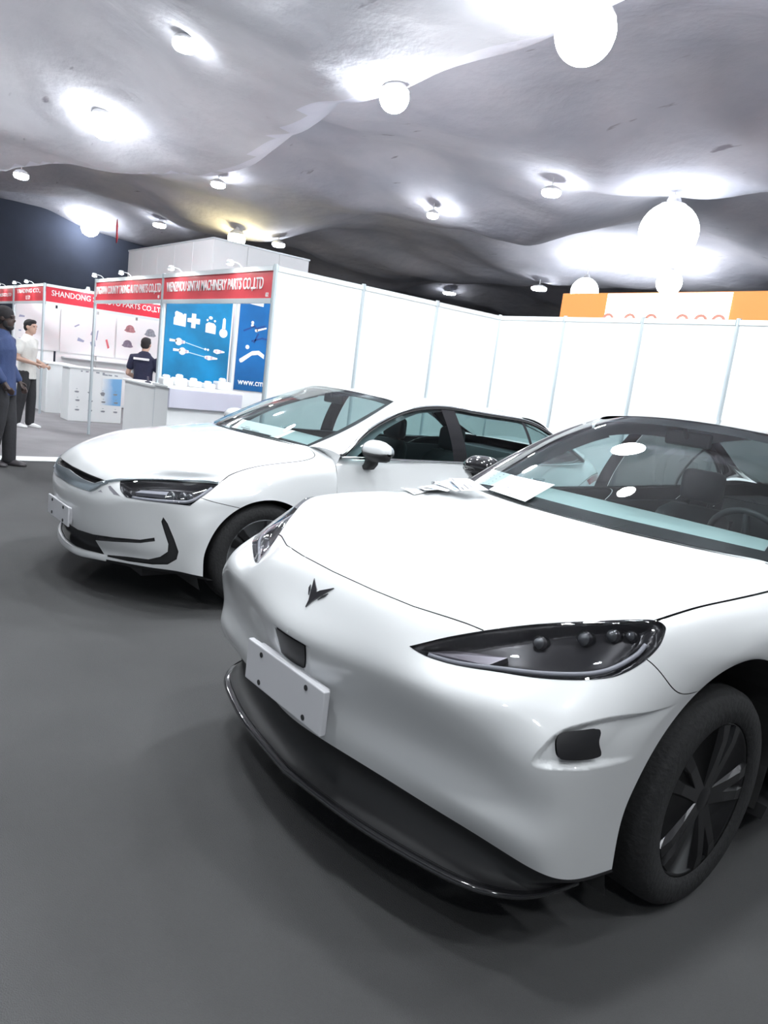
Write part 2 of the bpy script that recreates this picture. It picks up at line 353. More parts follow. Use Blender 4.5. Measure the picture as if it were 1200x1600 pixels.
# white counters standing in the far booths
def counter(name, lo, hi, label, m=None, skirt=False):
    c = empty(name, ((lo[0]+hi[0])/2, (lo[1]+hi[1])/2, .004), 0, label, 'counter')
    m = m or white_panel; a = Vector(c.location)
    L = lambda p: Vector(p)-a
    bm_obj('body', add_box(bmesh.new(), L((lo[0]+.03, lo[1]+.03, .004)), L((hi[0]-.03, hi[1]-.03, hi[2]-.03)), .006), m, c)
    bm_obj('counter_top', add_box(bmesh.new(), L((lo[0], lo[1], hi[2]-.03)), L((hi[0], hi[1], hi[2])), .006), m, c)
    return c
cn = counter('display_counter', (-15.1, 4.06, 0), (-14.55, 5.12, 1.02), 'white promotion counter printed with rows of brake parts and a blue corner')
def counter_prints(c):
    x = .55/2-.03; a = c.location
    g = bpy.data.materials.new('blue_fade_print'); g.use_nodes = True; nt = g.node_tree; b = nt.nodes['Principled BSDF']
    tc = nt.nodes.new('ShaderNodeTexCoord'); sp = nt.nodes.new('ShaderNodeSeparateXYZ'); nz = nt.nodes.new('ShaderNodeTexNoise'); nz.inputs['Scale'].default_value = 5
    ad = nt.nodes.new('ShaderNodeMath'); ad.operation = 'MULTIPLY_ADD'; ad.inputs[1].default_value = .35
    rp = nt.nodes.new('ShaderNodeValToRGB'); e = rp.color_ramp.elements; e[0].position = .15; e[0].color = (.92, .95, .96, 1); e[1].position = .75; e[1].color = (.22, .48, .80, 1)
    L = nt.links.new; L(tc.outputs['Generated'], sp.inputs[0]); L(tc.outputs['Object'], nz.inputs['Vector'])
    L(nz.outputs['Fac'], ad.inputs[0]); L(sp.outputs['Y'], ad.inputs[2]); L(ad.outputs[0], rp.inputs[0]); L(rp.outputs[0], b.inputs['Base Color'])
    bm = bmesh.new(); add_prism(bm, [(.10, .34), (.10, .84), (.475, .86), (.475, .34)], .003, lambda p, q, h: (x+h, p, q))
    bm_obj('blue_print', bm, g, c)
    pm = mat('grey_product_print', (.30, .31, .34), .5)
    for r, z in enumerate((.56, .40, .22)):
        for k in range(4):
            y = -.36+.24*k+(.02 if r else 0); w, h = .045, .022
            if (r, k) == (0, 2): h = .05
            pts = [(y-w, z), (y-w*.5, z-h*.9), (y+w*.6, z-h), (y+w, z+.004), (y+w*.4, z+h*.5), (y-w*.3, z+h*.45)]
            bm = bmesh.new(); add_prism(bm, pts, .006, lambda p, q, hh: (x+hh, p, q)); bm_obj('product_print', bm, pm, c)
            bm = bmesh.new(); add_prism(bm, [(y-.012, z+.045), (y+.012, z+.047), (y+.012, z+.055), (y-.012, z+.053)], .006, lambda p, q, hh: (x+hh, p, q)); bm_obj('product_print', bm, pm, c)
    bm = bmesh.new(); y = -.30
    for w in (.03, .05, .02, .06, .04): add_prism(bm, [(y, .93), (y+w, .93), (y+w, .955), (y, .955)], .003, lambda p, q, hh: (x+hh, p, q)); y += w+.06
    for q in ((.10, .2), (.21, .28), (.33, .39)): add_prism(bm, [(q[0], .905), (q[1], .90), (q[1], .925), (q[0], .93)], .003, lambda p, q2, hh: (x+hh, p, q2))
    tag(bm_obj('caption_print', bm, mat('grey_caption_print', (.35, .37, .42), .5), c), kind='stuff')
counter_prints(cn)
counter('display_counter', (-16.9, 4.0, 0), (-15.9, 4.6, 1.0), 'plain white counter behind the man in the white shirt')
c4 = counter('display_counter', (-11.35, 3.95, 0), (-10.05, 4.35, 1.03), 'plain white counter in front of the man in the navy shirt')
c5 = counter('display_counter', (-9.72, 3.78, 0), (-9.2, 4.86, 1.08), 'white counter under the large blue poster')
local(c5, lambda p: bm_obj('shade_strip', add_box(bmesh.new(), (-9.22, 3.80, .80), (-9.17, 4.84, 1.05), .01), mat('lavender_shade_tone', (.62, .62, .72), .5), p))  # lavender strip stands in for the shade below the counter top
# dark tool on the counter
bm = bmesh.new(); add_prism(bm, [(-.10, 0), (.02, .0), (.10, .0), (.085, .02), (.02, .03), (-.005, .085), (-.03, .09), (-.02, .03), (-.10, .015)], .02, lambda a, b, h: (a, h, b))
o = bm_obj('hand_tool', bm, dark_print, None, loc=(-10.52, 4.02, 1.03)); tag(o, 'small dark hand tool lying on the plain white counter', 'tool')
# white sample boxes on the counter under the blue poster
_wb = mat('white_sample', (.90, .91, .92), .4)
for k, (y, w, h, nm) in enumerate(((3.86, .15, .13, 'leftmost'), (4.04, .17, .15, 'second from left'), (4.24, .18, .12, 'middle'), (4.45, .16, .10, 'second from right'), (4.66, .20, .16, 'rightmost'))):
    bm = bmesh.new(); add_box(bm, (-.09, -w/2, 0), (.09, w/2, h*.7), .02, 3)
    add_lathe(bm, [(.05, h*.6), (.05, h*.9), (.03, h), (0, h)], 14)
    o = bm_obj('part_sample', bm, _wb, None, True, (-9.46, y, 1.08)); tag(o, 'white auto part sample on the counter under the blue poster, %s of five' % nm, 'sample', 'white samples on the counter')
for y in (4.02, 4.62):
    pass

# ---------------------------------------------------------------- posters
def poster(name, plane_x, y0, y1, z0, z1, m, label, t=.006):
    p = empty(name, (plane_x, (y0+y1)/2, (z0+z1)/2), 0, label, 'poster')
    box('sheet', (0, y0-(y0+y1)/2, z0-(z0+z1)/2), (t, y1-(y0+y1)/2, z1-(z0+z1)/2), m, p)
    return p
def pr(p, bm, pts, dy, dz, h=.010): add_prism(bm, [(a+dy, b+dz) for a, b in pts], h, lambda a, b, hh: (hh, a, b))
def pr_obj(p, nm, pts, m, dy=0, dz=0, h=.010):
    bm = bmesh.new(); pr(p, bm, pts, dy, dz, h); return bm_obj(nm, bm, m, p)
blue = mat('blue_poster_ink', (.0, .19, .40), .45, var=.35, vscale=1.6)
deep_blue = mat('deep_blue_poster_ink', (.0, .12, .36), .45, var=.25, vscale=1.6)
pa = poster('parts_poster', XM+.02, 3.91, 4.86, 1.12, 2.30, blue, 'large blue poster with white axle shafts on the booth divider')
cy, cz = 4.385, 1.71
def circ(a, b, r, n=14, sx=1): return [(a+sx*r*math.cos(2*math.pi*k/n), b+r*math.sin(2*math.pi*k/n)) for k in range(n)]
def S(pts, m=None, nm='part_print', h=.010): pr_obj(cur, nm, pts, m or white_print, -cy, -cz, h)
cur = pa
S([(4.02, 1.87), (4.19, 1.86), (4.19, 2.03), (4.16, 2.03), (4.15, 2.01), (4.13, 2.03), (4.05, 2.05), (4.03, 2.03), (4.035, 1.98), (4.02, 1.96)])
S([(4.27, 1.86), (4.33, 1.86), (4.33, 1.92), (4.39, 1.92), (4.39, 1.99), (4.33, 1.99), (4.33, 2.05), (4.27, 2.05), (4.27, 1.99), (4.21, 1.98), (4.21, 1.93), (4.27, 1.93)])
S([(4.48, 1.83), (4.63, 1.82), (4.63, 1.93), (4.60, 1.96), (4.52, 1.97), (4.48, 1.94)])
S(circ(4.545, 2.03, .022, 10, 1.3)); S(circ(4.50, 1.995, .015)); S(circ(4.61, 1.995, .015))
S(circ(4.75, 1.85, .062)); S([(4.725, 1.90), (4.775, 1.90), (4.77, 2.04), (4.75, 2.06), (4.73, 2.04)])
for (a, b, c2) in ((3.98, 1.66, 0), (4.04, 1.54, 0)):
    S([(a, b-.016), (a+.10, b-.012), (a+.10, b+.016), (a, b+.02)]); S(circ(a+.13, b-.005, .05)); S([(a+.17, b-.03), (a+.22, b-.02), (a+.22, b+.012), (a+.17, b+.02)])
S(circ(4.50, 1.60, .016)); S(circ(4.54, 1.597, .016))
S([(4.62, 1.575), (4.68, 1.555), (4.74, 1.575), (4.79, 1.585), (4.79, 1.60), (4.74, 1.61), (4.68, 1.62), (4.63, 1.61)])
S([(4.50, 1.475), (4.56, 1.455), (4.62, 1.47), (4.69, 1.48), (4.69, 1.50), (4.62, 1.51), (4.56, 1.52), (4.50, 1.51)])
for (x0, z0, x1, z1) in ((4.21, 1.655, 4.48, 1.60), (4.26, 1.53, 4.50, 1.495)): S([(x0, z0-.006), (x1, z1-.006), (x1, z1+.006), (x0, z0+.006)], mat('pale_blue_ink', (.45, .68, .88), .5), 'shaft_print')
for a, b in ((4.165, 1.655), (4.225, 1.535), (4.665, 1.588), (4.53, 1.487), (4.73, 1.592), (4.60, 1.49)): S(circ(a, b, .022, 10, .8), mat('pink_grey_ink', (.62, .50, .56), .5), 'boot_print', .012)
pb = poster('parts_poster', XM+.02, 4.98, 5.93, 1.09, 2.38, deep_blue, 'narrow looking deep blue poster with a control arm and web address')
cy, cz = 5.455, 1.735; cur = pb
S([(5.03, 1.505), (5.05, 1.48), (5.08, 1.49), (5.22, 1.60), (5.32, 1.62), (5.42, 1.57), (5.42, 1.63), (5.33, 1.68), (5.22, 1.66), (5.06, 1.55), (5.03, 1.53)])
S(circ(5.14, 1.71, .03)); S(circ(5.19, 2.06, .022)); S(circ(5.19, 2.02, .022)); S(circ(5.26, 1.96, .025)); S([(5.26, 1.94), (5.42, 2.0), (5.42, 2.02), (5.26, 1.97)])
S([(5.02, 2.30), (5.10, 2.33), (5.10, 2.40), (5.02, 2.40)]); S([(5.13, 2.31), (5.34, 2.30), (5.34, 2.38), (5.13, 2.38)])
for L in ([(5.06, 1.93), (5.24, 2.02)], [(5.20, 1.80), (5.36, 1.86)], [(5.24, 1.78), (5.30, 1.92)], [(5.36, 1.86), (5.44, 1.85)], [(5.24, 1.98), (5.40, 2.04)]):
    (a, b), (c, d) = L; v = Vector((-(d-b), c-a)).normalized()*.012; S([(a-v.x, b-v.y), (c-v.x, d-v.y), (c+v.x, d+v.y), (a+v.x, b+v.y)], mat('navy_ink', (.01, .06, .24), .5), 'rod_print')
text_obj('lettering', 'www.cms', .13, white_print, pb, (.010, -.19, -.525), (math.pi/2, 0, math.pi/2), .46)
# white product posters on the far booth's back wall and divider
wpaper = mat('white_poster_paper', (.90, .91, .92), .5)
pc = poster('parts_poster', -18.17, 6.12, 7.42, 1.2, 2.15, wpaper, 'white poster with brown brake drums behind the man in navy')
def drum(bm, a, b, r): pr(None, bm, [(a-r, b-.25*r)]+[(a+.75*r*math.cos(t), b+.75*r*math.sin(t)) for t in np.linspace(math.pi, 0, 9)]+[(a+r, b-.3*r), (a+.6*r, b-.5*r), (a-.5*r, b-.5*r)], 0, 0)
for nm, col, L in (('drum_print', (.42, .20, .22), [(-.34, .24, .14)]), ('drum_print', (.20, .18, .24), [(-.38, -.12, .14)]), ('drum_print', (.28, .30, .34), [(.16, .21, .15)])):
    bm = bmesh.new()
    for a, b, r in L: drum(bm, a, b, r)
    bm_obj(nm, bm, mat('drum_ink_%d' % int(col[0]*100), col, .5, var=.3, vscale=20), pc)
pd_ = poster('parts_poster', -18.17, 4.85, 6.08, 1.2, 2.15, wpaper, 'white poster with scattered bluish parts left of the brake drum poster')
bm = bmesh.new()
for q in ([(-.3, .12), (-.2, .18), (-.22, .2), (-.32, .14)], [(-.22, -.10), (-.08, -.16), (-.1, -.2), (-.24, -.18)], [(.05, -.18), (.16, -.12), (.18, -.26), (.08, -.26)], [(.05, .0), (.08, .08), (.1, .06), (.08, -.02)], [(.2, .1), (.23, .12), (.2, -.12), (.18, -.1)]): pr_obj(pd_, 'part_print', q, mat('blue_grey_ink', (.36, .40, .55), .5))
bm = bmesh.new(); pr(None, bm, [(.40, -.08), (.44, -.06), (.5, -.25), (.46, -.28)], 0, 0); bm_obj('red_print', bm, mat('red_ink', (.7, .15, .18), .5), pd_)
pe = poster('parts_poster', -18.17, 3.92, 4.82, 1.2, 2.15, wpaper, 'white poster with a few grey marks beside the man in white')
bm = bmesh.new()
for q in ([(-.4, .18), (-.28, .19), (-.28, .22), (-.38, .23)], [(-.39, -.12), (-.34, -.12), (-.34, -.09), (-.39, -.09)], [(-.39, -.3), (-.34, -.3), (-.34, -.27), (-.39, -.27)]): pr_obj(pe, 'mark_print', q, mat('blue_grey_ink', (.36, .40, .55), .5))
sh = box('wall_shelf', (-18.18, 4.9, 1.08), (-17.95, 7.4, 1.10), rail_white); tag(sh, 'long thin white shelf below the white parts posters', 'shelf')

# orange lit sign standing behind the partition wall
og = empty('sign_stand', (-5.5, 9.6, 0), 0, 'orange illuminated sign board rising over the white partition wall', 'sign')
orange = mat('orange_backlit_sign', (.70, .22, .05), .5, emit=(1.0, .36, .09), es=.55)
def sign(p):
    box('sign_board', (-7.86, 9.6, 2.35), (-2.6, 9.75, 3.18), orange, p, .01)
    box('white_sign_field', (-7.0, 9.585, 2.4), (-5.08, 9.6, 3.165), mat('white_backlit_field', (.95, .95, .92), .5, emit=(1, .97, .9), es=2.2), p)
    bm = bmesh.new()
    for k, x in enumerate((-6.92, -6.55, -6.2, -5.72, -5.45, -5.2)):
        w, t = .10, .035
        arc = [(x+w*math.cos(t2), 2.78+w*math.sin(t2)) for t2 in np.linspace(0, math.pi, 9)]; arc2 = [(x+(w-t)*math.cos(t2), 2.78+(w-t)*math.sin(t2)) for t2 in np.linspace(math.pi, 0, 9)]
        bm = bmesh.new(); add_prism(bm, [(x+w, 2.55)]+arc+[(x-w, 2.55), (x-w+t, 2.55)]+arc2+[(x+w-t, 2.55)], .02, lambda a, b, h: (a, 9.585-h, b)); bm_obj('sign_letter', bm, mat('salmon_sign_ink', (.75, .33, .25), .5), p)
    for x in (-7.8, -5.2, -2.7): bm_obj('post', post(bmesh.new(), x, 9.68, 2.4, .04), alu, p)
local(og, sign)
# red ribbon hanging from the ceiling on the far left
bm = bmesh.new(); add_tube(bm, [(0, 0, 0), (.02, 0, -.18), (-.03, .02, -.34), (.0, .02, -.46), (-.05, .03, -.62)], [.008, .03, .022, .034, .012], 8)
rb = bm_obj('hanging_ribbon', bm, mat('red_ribbon', (.65, .06, .08), .6), None, True); tag(rb, 'twisted red ribbon hanging from the grey ceiling cloth', 'ribbon')

# ---------------------------------------------------------------- ceiling lamps
flood_white = mat('added_flood_glow', (1, 1, 1), .5, emit=(.93, .97, 1.0), es=LAMP)
lamp_body = mat('lamp_housing', (.88, .88, .89), .5)
def glow(r, warm=False, k=1.):
    es = k*LAMP_IN/r**2
    return mat('lamp_glow_%d_%d%s' % (int(r*1000), int(k*100), '_warm' if warm else ''), (1, 1, 1), .5, emit=(1.0, .85, .42) if warm else (.90, .95, 1.0), es=es)
def downlight(x, y, z, r, label, group='round ceiling downlights'):
    t = empty('ceiling_lamp', (x, y, z), 0, label, 'lamp', group)
    bm = bmesh.new(); add_lathe(bm, [(r*.35, .15), (r*.8, .11), (r*1.02, .07), (r*1.0, .05)], 24); bm_obj('housing', bm, lamp_body, t, True)
    bm = bmesh.new(); add_lathe(bm, [(r*.9, .065), (r*1.0, .05), (r*1.0, .0), (r*.85, -.035), (r*.45, -.055), (0, -.06)], 24); bm_obj('diffuser', bm, glow(r, False, .35 if y < 6 else 1.0), t, True)
    bm = bmesh.new(); add_tube(bm, [(0, 0, .14), (0, 0, .6)], .012, 6); bm_obj('stem', bm, lamp_body, t)
    return t
def globe(x, y, z, r, label, warm=False, k=1., cap=.42, group='glaring hall lamps'):
    """opal globe lamp on a short stem"""
    t = empty('hall_lamp', (x, y, z), 0, label, 'lamp', group)
    bm = bmesh.new(); add_lathe(bm, [(r*.15, r*1.25), (r*.25, r*1.05)]+[(r*1.03*math.cos(a), r*1.03*math.sin(a)) for a in np.linspace(1.35, cap, 8)]+[(r*.97*math.cos(cap), r*.97*math.sin(cap))], 24); bm_obj('housing', bm, lamp_body, t, True)
    bm = bmesh.new(); add_lathe(bm, [(r*math.cos(a), r*math.sin(a)) for a in np.linspace(cap+.08, -math.pi/2, 16)], 28); bm_obj('bulb', bm, glow(r, warm, k), t, True)
    bm = bmesh.new(); add_tube(bm, [(0, 0, r*1.2), (0, 0, float(ceil_z(x, y))-z+.04)], .014, 6); bm_obj('stem', bm, lamp_body, t)
    return t
def flood(x, y, z, r, label, group='added flood lamps out of view'):
    """added bell shaped flood lamp, out of view, shining down"""
    t = empty('added_flood_lamp', (x, y, z), 0, label, 'lamp', group)
    bm = bmesh.new(); add_lathe(bm, [(r*.25, r*1.0), (r*.45, r*.85), (r*.9, r*.3), (r*1.05, r*.0), (r*1.0, -r*.04), (r*.96, r*.02)], 24); bm_obj('housing', bm, lamp_body, t, True)
    bm = bmesh.new(); add_lathe(bm, [(r*.97, .0)]+[(r*.97*math.cos(a), r*.5*math.sin(a)) for a in np.linspace(-.1, -math.pi/2, 8)], 28); bm_obj('bulb', bm, flood_white, t, True)
    bm = bmesh.new(); add_tube(bm, [(0, 0, r*.95), (0, 0, r*1.4+.7)], .014, 6); bm_obj('stem', bm, lamp_body, t)
    return t
for (x, y, z, r, lab) in (
    (-10.01, 4.03, 5.35, .164, 'round downlight in the near swag over the fascias, nearest of the flat discs'),
    (-19.35, 4.18, 4.97, .16, 'round downlight at the far left edge of the near swag'),
    (-18.37, 8.49, 5.74, .177, 'round downlight just behind the low end of the near swag'),
    (-26.9, 10.34, 5.83, .227, 'small round downlight on a stem, left of the tall white box'),
    (-21.6, 12.18, 5.23, .203, 'small round downlight right of the yellow lamp'),
    (-10.6, 12.08, 5.58, .194, 'round downlight alone on the far cloth above the back partition'),
    (-29.59, 27.03, 6.29, .335, 'small far downlight above the long side partition'),
    (-17.68, 20.28, 5.2, .266, 'small far downlight left of the orange sign'),
    (-14.45, 12.31, 5.53, .141, 'faint downlight in the middle of the far cloth')):
    downlight(x, y, z, r, lab)
for (x, y, z, r, lab, m, k) in (
    (-14.36, 4.43, 5.3, .27, 'glaring white lamp in the near swag at upper left', False, 1),
    (-30.05, 8.91, 5.7, .33, 'white lamp in front of the dark navy wall beside the red ribbon', False, 1),
    (-21.96, 10.9, 5.2, .27, 'yellow lamp by the top right corner of the tall white box', True, 1),
    (-7.78, 5.78, 4.86, .18, 'white lamp on the edge of the near swag, smaller of the two there', False, 1.6),
    (-4.55, 5.30, 4.58, .255, 'biggest glaring lamp at the top, where the swag edge leaves the picture', False, 2),
    (-8.6, 13.34, 4.95, .56, 'large glaring lamp over the orange sign', False, 1),
    (-14.9, 19.2, 4.9, .42, 'glaring lamp at the left end of the orange sign', False, 1.3),
    (-13.2, 21.0, 5.45, .38, 'lamp standing just above the middle of the orange sign', False, 1.3)):
    globe(x, y, z, r, lab, m, k, 1.15 if r > .3 else .42)
rb.location = (-28.0, 9.22, 5.9); rb.scale = (1.3, 1.3, 1.3)
# unseen flood lamps added to light the cars, walls and aisle
for (x, y, *kk) in ((-1.4, 2.6), (-4.6, 1.9), (-1.9, .35), (-4.9, .7), (1.7, 1.2), (-7.0, 3.0), (-.2, -1.6, .7), (2.4, -2.0), (2.6, 4.2), (-1.6, 5.4), (-3.9, 3.9), (.9, 6.4), (-11.6, 1.0, 1.5), (-15.2, .8, 3.5)):
    flood(x, y, float(ceil_z(x, y))-.35, .17*math.sqrt(kk[0] if kk else 1), 'added bell flood lamp above the picture, an unseen source lighting the hall')
# ---------------------------------------------------------------- car body surfaces (pure numpy)
def nat_basis(n, t):
    """cardinal basis of the natural cubic spline through n knots 0..n-1, at parameters t"""
    t = np.atleast_1d(np.asarray(t, float))
    A = np.zeros((n, n)); B = np.zeros((n, n))
    A[0, 0] = A[-1, -1] = 1
    for i in range(1, n-1):
        A[i, i-1], A[i, i], A[i, i+1] = 1, 4, 1
        B[i, i-1], B[i, i], B[i, i+1] = 6, -12, 6
    Mx = np.linalg.solve(A, B)
    i = np.clip(np.floor(t).astype(int), 0, n-2); f = t-i
    out = np.zeros((len(t), n)); r = np.arange(len(t))
    out[r, i] += 1-f; out[r, i+1] += f
    a = ((1-f)**3-(1-f))/6; b = (f**3-f)/6
    out += a[:, None]*Mx[i]+b[:, None]*Mx[i+1]
    return out

class Patch:
    """bicubic spline sheet; rows v = 0..K-1, columns u; a half sheet is mirrored about x = 0 when sym"""
    def __init__(s, rows, sym=True):
        P = np.array(rows, float)
        if sym:
            m = P[:, :0:-1].copy(); m[..., 0] *= -1
            P = np.concatenate([m, P], axis=1); s.off = np.array(rows).shape[1]-1
        else:
            s.off = 0
        s.P = P; s.K, s.J = P.shape[:2]
    def ev(s, u, v):
        bu = nat_basis(s.J, np.asarray(u, float)+s.off); bv = nat_basis(s.K, v)
        return np.einsum('ik,ij,kjc->ic', bv, bu, s.P)
    def nrm(s, u, v, flip=1):
        u = np.atleast_1d(np.asarray(u, float)); v = np.atleast_1d(np.asarray(v, float)); e = 1e-3
        du = s.ev(u+e, v)-s.ev(u-e, v); dv = s.ev(u, v+e)-s.ev(u, v-e)
        n = np.cross(du, dv)*flip
        return n/np.maximum(np.linalg.norm(n, axis=1), 1e-12)[:, None]
    def off_uv(s, u, v, du3, dv3):
        """move (u, v) along the sheet by metric lengths along the u / v directions"""
        e = 1e-3
        lu = np.linalg.norm(s.ev([u+e], [v])-s.ev([u-e], [v]))/(2*e)
        lv = np.linalg.norm(s.ev([u], [v+e])-s.ev([u], [v-e]))/(2*e)
        return u+du3/lu, v+dv3/lv

def arch_pt(c, r, deg, x):
    a = math.radians(deg)
    return (x, c[0]-r*math.cos(a), c[1]+r*math.sin(a))

# --- the crossover in front: x to its left side, y backwards from its nose, z up
A1, R1_ = (.95, .365), .46
CROSS_FRONT = [
 [(0,.012,.40),(.2,.045,.39),(.38,.086,.38),(.54,.122,.37),(.68,.155,.362),(.80,.178,.357),(.873,.218,.342),(.892,.33,.30),arch_pt(A1,R1_,-12,.893)],
 [(0,-.006,.46),(.2,.032,.455),(.39,.078,.45),(.55,.105,.445),(.69,.128,.44),(.80,.15,.435),(.876,.20,.425),(.897,.33,.41),arch_pt(A1,R1_,6,.896)],
 [(0,-.008,.54),(.2,.032,.535),(.4,.088,.53),(.56,.118,.53),(.70,.143,.53),(.805,.158,.525),(.88,.21,.52),(.902,.34,.51),arch_pt(A1,R1_,19,.902)],
 [(0,-.028,.645),(.2,-.002,.645),(.4,.046,.645),(.57,.078,.645),(.71,.11,.645),(.81,.14,.648),(.885,.205,.64),(.910,.35,.62),arch_pt(A1,R1_,33,.909)],
 [(0,-.042,.718),(.2,-.018,.720),(.4,.024,.724),(.57,.064,.730),(.71,.117,.738),(.815,.195,.742),(.892,.295,.73),(.918,.43,.70),arch_pt(A1,R1_,48,.916)],
 [(0,.012,.795),(.2,.024,.795),(.39,.058,.793),(.53,.12,.785),(.665,.18,.80),(.785,.275,.815),(.875,.43,.835),(.923,.56,.785),arch_pt(A1,R1_,63,.924)],
 [(0,.075,.868),(.2,.085,.868),(.36,.12,.865),(.50,.195,.862),(.615,.285,.888),(.73,.385,.912),(.862,.53,.92),(.929,.68,.85),arch_pt(A1,R1_,77,.932)],
 [(0,.19,.913),(.2,.20,.912),(.36,.23,.91),(.50,.30,.912),(.62,.385,.930),(.74,.475,.945),(.867,.62,.952),(.936,.82,.87),arch_pt(A1,R1_,91,.938)],
 [(0,.45,.965),(.2,.455,.964),(.37,.47,.961),(.51,.52,.96),(.635,.60,.964),(.755,.69,.972),(.874,.80,.968),(.940,.95,.885),arch_pt(A1,R1_,107,.941)],
 [(0,.82,1.012),(.2,.825,1.011),(.385,.84,1.006),(.54,.88,1.002),(.67,.94,.998),(.785,1.02,.993),(.882,1.08,.970),(.943,1.17,.89),arch_pt(A1,R1_,131,.943)],
 [(0,1.20,1.05),(.2,1.21,1.05),(.40,1.25,1.05),(.58,1.32,1.046),(.74,1.43,1.04),(.825,1.44,1.005),(.893,1.45,.960),(.946,1.46,.80),arch_pt(A1,R1_,165,.941)],
 [(0,1.24,1.045),(.2,1.25,1.045),(.40,1.29,1.045),(.58,1.36,1.04),(.745,1.47,1.035),(.838,1.50,.998),(.897,1.51,.952),(.948,1.51,.62),(.93,1.44,.22)],
]
# --- the sedan behind
A2, R2_ = (.975, .31), .39
SEDAN_FRONT = [
 [(0,.085,.215),(.2,.10,.22),(.36,.135,.24),(.50,.19,.255),(.62,.27,.26),(.72,.36,.26),(.80,.46,.258),(.87,.53,.252),arch_pt(A2,R2_,-10,.90)],
 [(0,.095,.29),(.2,.105,.295),(.36,.14,.31),(.50,.185,.32),(.62,.255,.325),(.725,.345,.33),(.80,.44,.33),(.87,.525,.33),arch_pt(A2,R2_,4,.90)],
 [(0,.055,.39),(.2,.065,.39),(.37,.10,.395),(.51,.155,.40),(.63,.23,.40),(.73,.325,.40),(.805,.43,.40),(.875,.53,.40),arch_pt(A2,R2_,15,.90)],
 [(0,.03,.52),(.2,.045,.52),(.38,.085,.525),(.52,.145,.53),(.64,.225,.53),(.74,.325,.53),(.815,.43,.53),(.88,.54,.525),arch_pt(A2,R2_,33,.903)],
 [(0,.025,.605),(.2,.04,.605),(.38,.08,.61),(.525,.145,.615),(.645,.225,.62),(.75,.33,.625),(.83,.45,.63),(.885,.61,.62),arch_pt(A2,R2_,52,.908)],
 [(0,.05,.675),(.2,.06,.675),(.385,.10,.68),(.53,.175,.685),(.655,.275,.69),(.76,.40,.70),(.84,.55,.71),(.897,.74,.70),arch_pt(A2,R2_,70,.914)],
 [(0,.09,.735),(.2,.10,.735),(.385,.125,.738),(.515,.235,.75),(.605,.41,.762),(.70,.575,.772),(.80,.70,.79),(.888,.87,.765),arch_pt(A2,R2_,86,.92)],
 [(0,.20,.83),(.2,.21,.828),(.38,.24,.825),(.515,.34,.82),(.62,.49,.82),(.72,.65,.825),(.81,.79,.83),(.893,.97,.80),arch_pt(A2,R2_,102,.922)],
 [(0,.43,.925),(.2,.44,.923),(.38,.465,.915),(.52,.53,.905),(.635,.66,.89),(.74,.82,.88),(.825,.95,.872),(.897,1.10,.825),arch_pt(A2,R2_,122,.922)],
 [(0,.77,.988),(.2,.775,.986),(.385,.80,.975),(.535,.86,.96),(.655,.97,.94),(.755,1.09,.92),(.838,1.17,.90),(.905,1.26,.83),arch_pt(A2,R2_,145,.92)],
 [(0,1.13,1.028),(.2,1.15,1.027),(.38,1.20,1.023),(.53,1.28,1.015),(.66,1.385,1.0),(.77,1.41,.96),(.852,1.42,.915),(.912,1.43,.80),arch_pt(A2,R2_,172,.915)],
 [(0,1.17,1.02),(.2,1.19,1.02),(.38,1.24,1.018),(.53,1.32,1.008),(.675,1.42,.99),(.79,1.465,.96),(.868,1.47,.912),(.918,1.47,.62),(.905,1.42,.21)],
]
def rear_rows(L, ya, za, r, dz, xs, top):
    """generic tail: e is the distance forward from the rear end"""
    def a(deg, x): return (x, ya+r*math.cos(math.radians(deg)), za+r*math.sin(math.radians(deg)))
    R = [
     [(0,.10,.30),(.2,.10,.30),(.38,.12,.30),(.53,.15,.30),(.66,.21,.30),(.76,.30,.29),(.84,.42,.28),(.88,.52,.26),a(-12,.90)],
     [(0,.03,.42),(.2,.03,.42),(.38,.05,.42),(.53,.09,.42),(.66,.15,.42),(.77,.25,.42),(.85,.38,.42),(.89,.50,.41),a(8,.905)],
     [(0,.0,.60),(.2,.01,.60),(.38,.03,.60),(.53,.07,.60),(.66,.13,.60),(.77,.23,.60),(.86,.38,.60),(.90,.53,.57),a(32,.91)],
     [(0,.03,.76),(.2,.035,.76),(.38,.05,.76),(.53,.09,.76),(.65,.15,.76),(.76,.25,.76),(.85,.42,.76),(.90,.60,.72),a(54,.92)],
     [(0,.03,.90),(.2,.035,.90),(.37,.05,.90),(.51,.09,.90),(.63,.16,.90),(.74,.28,.90),(.83,.48,.89),(.90,.72,.82),a(76,.925)],
     [(0,.06,1.0),(.2,.065,1.0),(.37,.08,.995),(.50,.13,.99),(.61,.22,.98),(.72,.36,.97),(.81,.58,.95),(.90,.86,.85),a(96,.925)],
     [(0,.25,1.03),(.2,.25,1.03),(.37,.26,1.025),(.51,.29,1.02),(.63,.36,1.01),(.74,.50,1.0),(.83,.76,.965),(.905,1.05,.85),a(118,.922)],
     [(0,.45,1.05),(.2,.45,1.05),(.38,.44,1.05),(.53,.43,1.045),(.66,.45,1.035),(.765,.62,1.01),(.85,.95,.96),(.912,1.25,.82),a(148,.918)],
     [(0,.50,1.055),(.2,.50,1.055),(.38,.49,1.055),(.53,.48,1.05),(.67,.50,1.04),(.79,.75,1.005),(.87,1.10,.955),(.918,1.45,.66),(.905,1.50,.22)],
    ]
    out = []
    for row in R:
        o = []
        for j, p in enumerate(row):
            if j == 8 and row is not R[-1]:
                o.append((p[0]*xs, p[1], p[2]))
            else:
                k = max(0, p[2]-.55)/.5
                o.append((p[0]*xs, L-p[1], p[2]+dz*k))
        out.append(o)
    return out
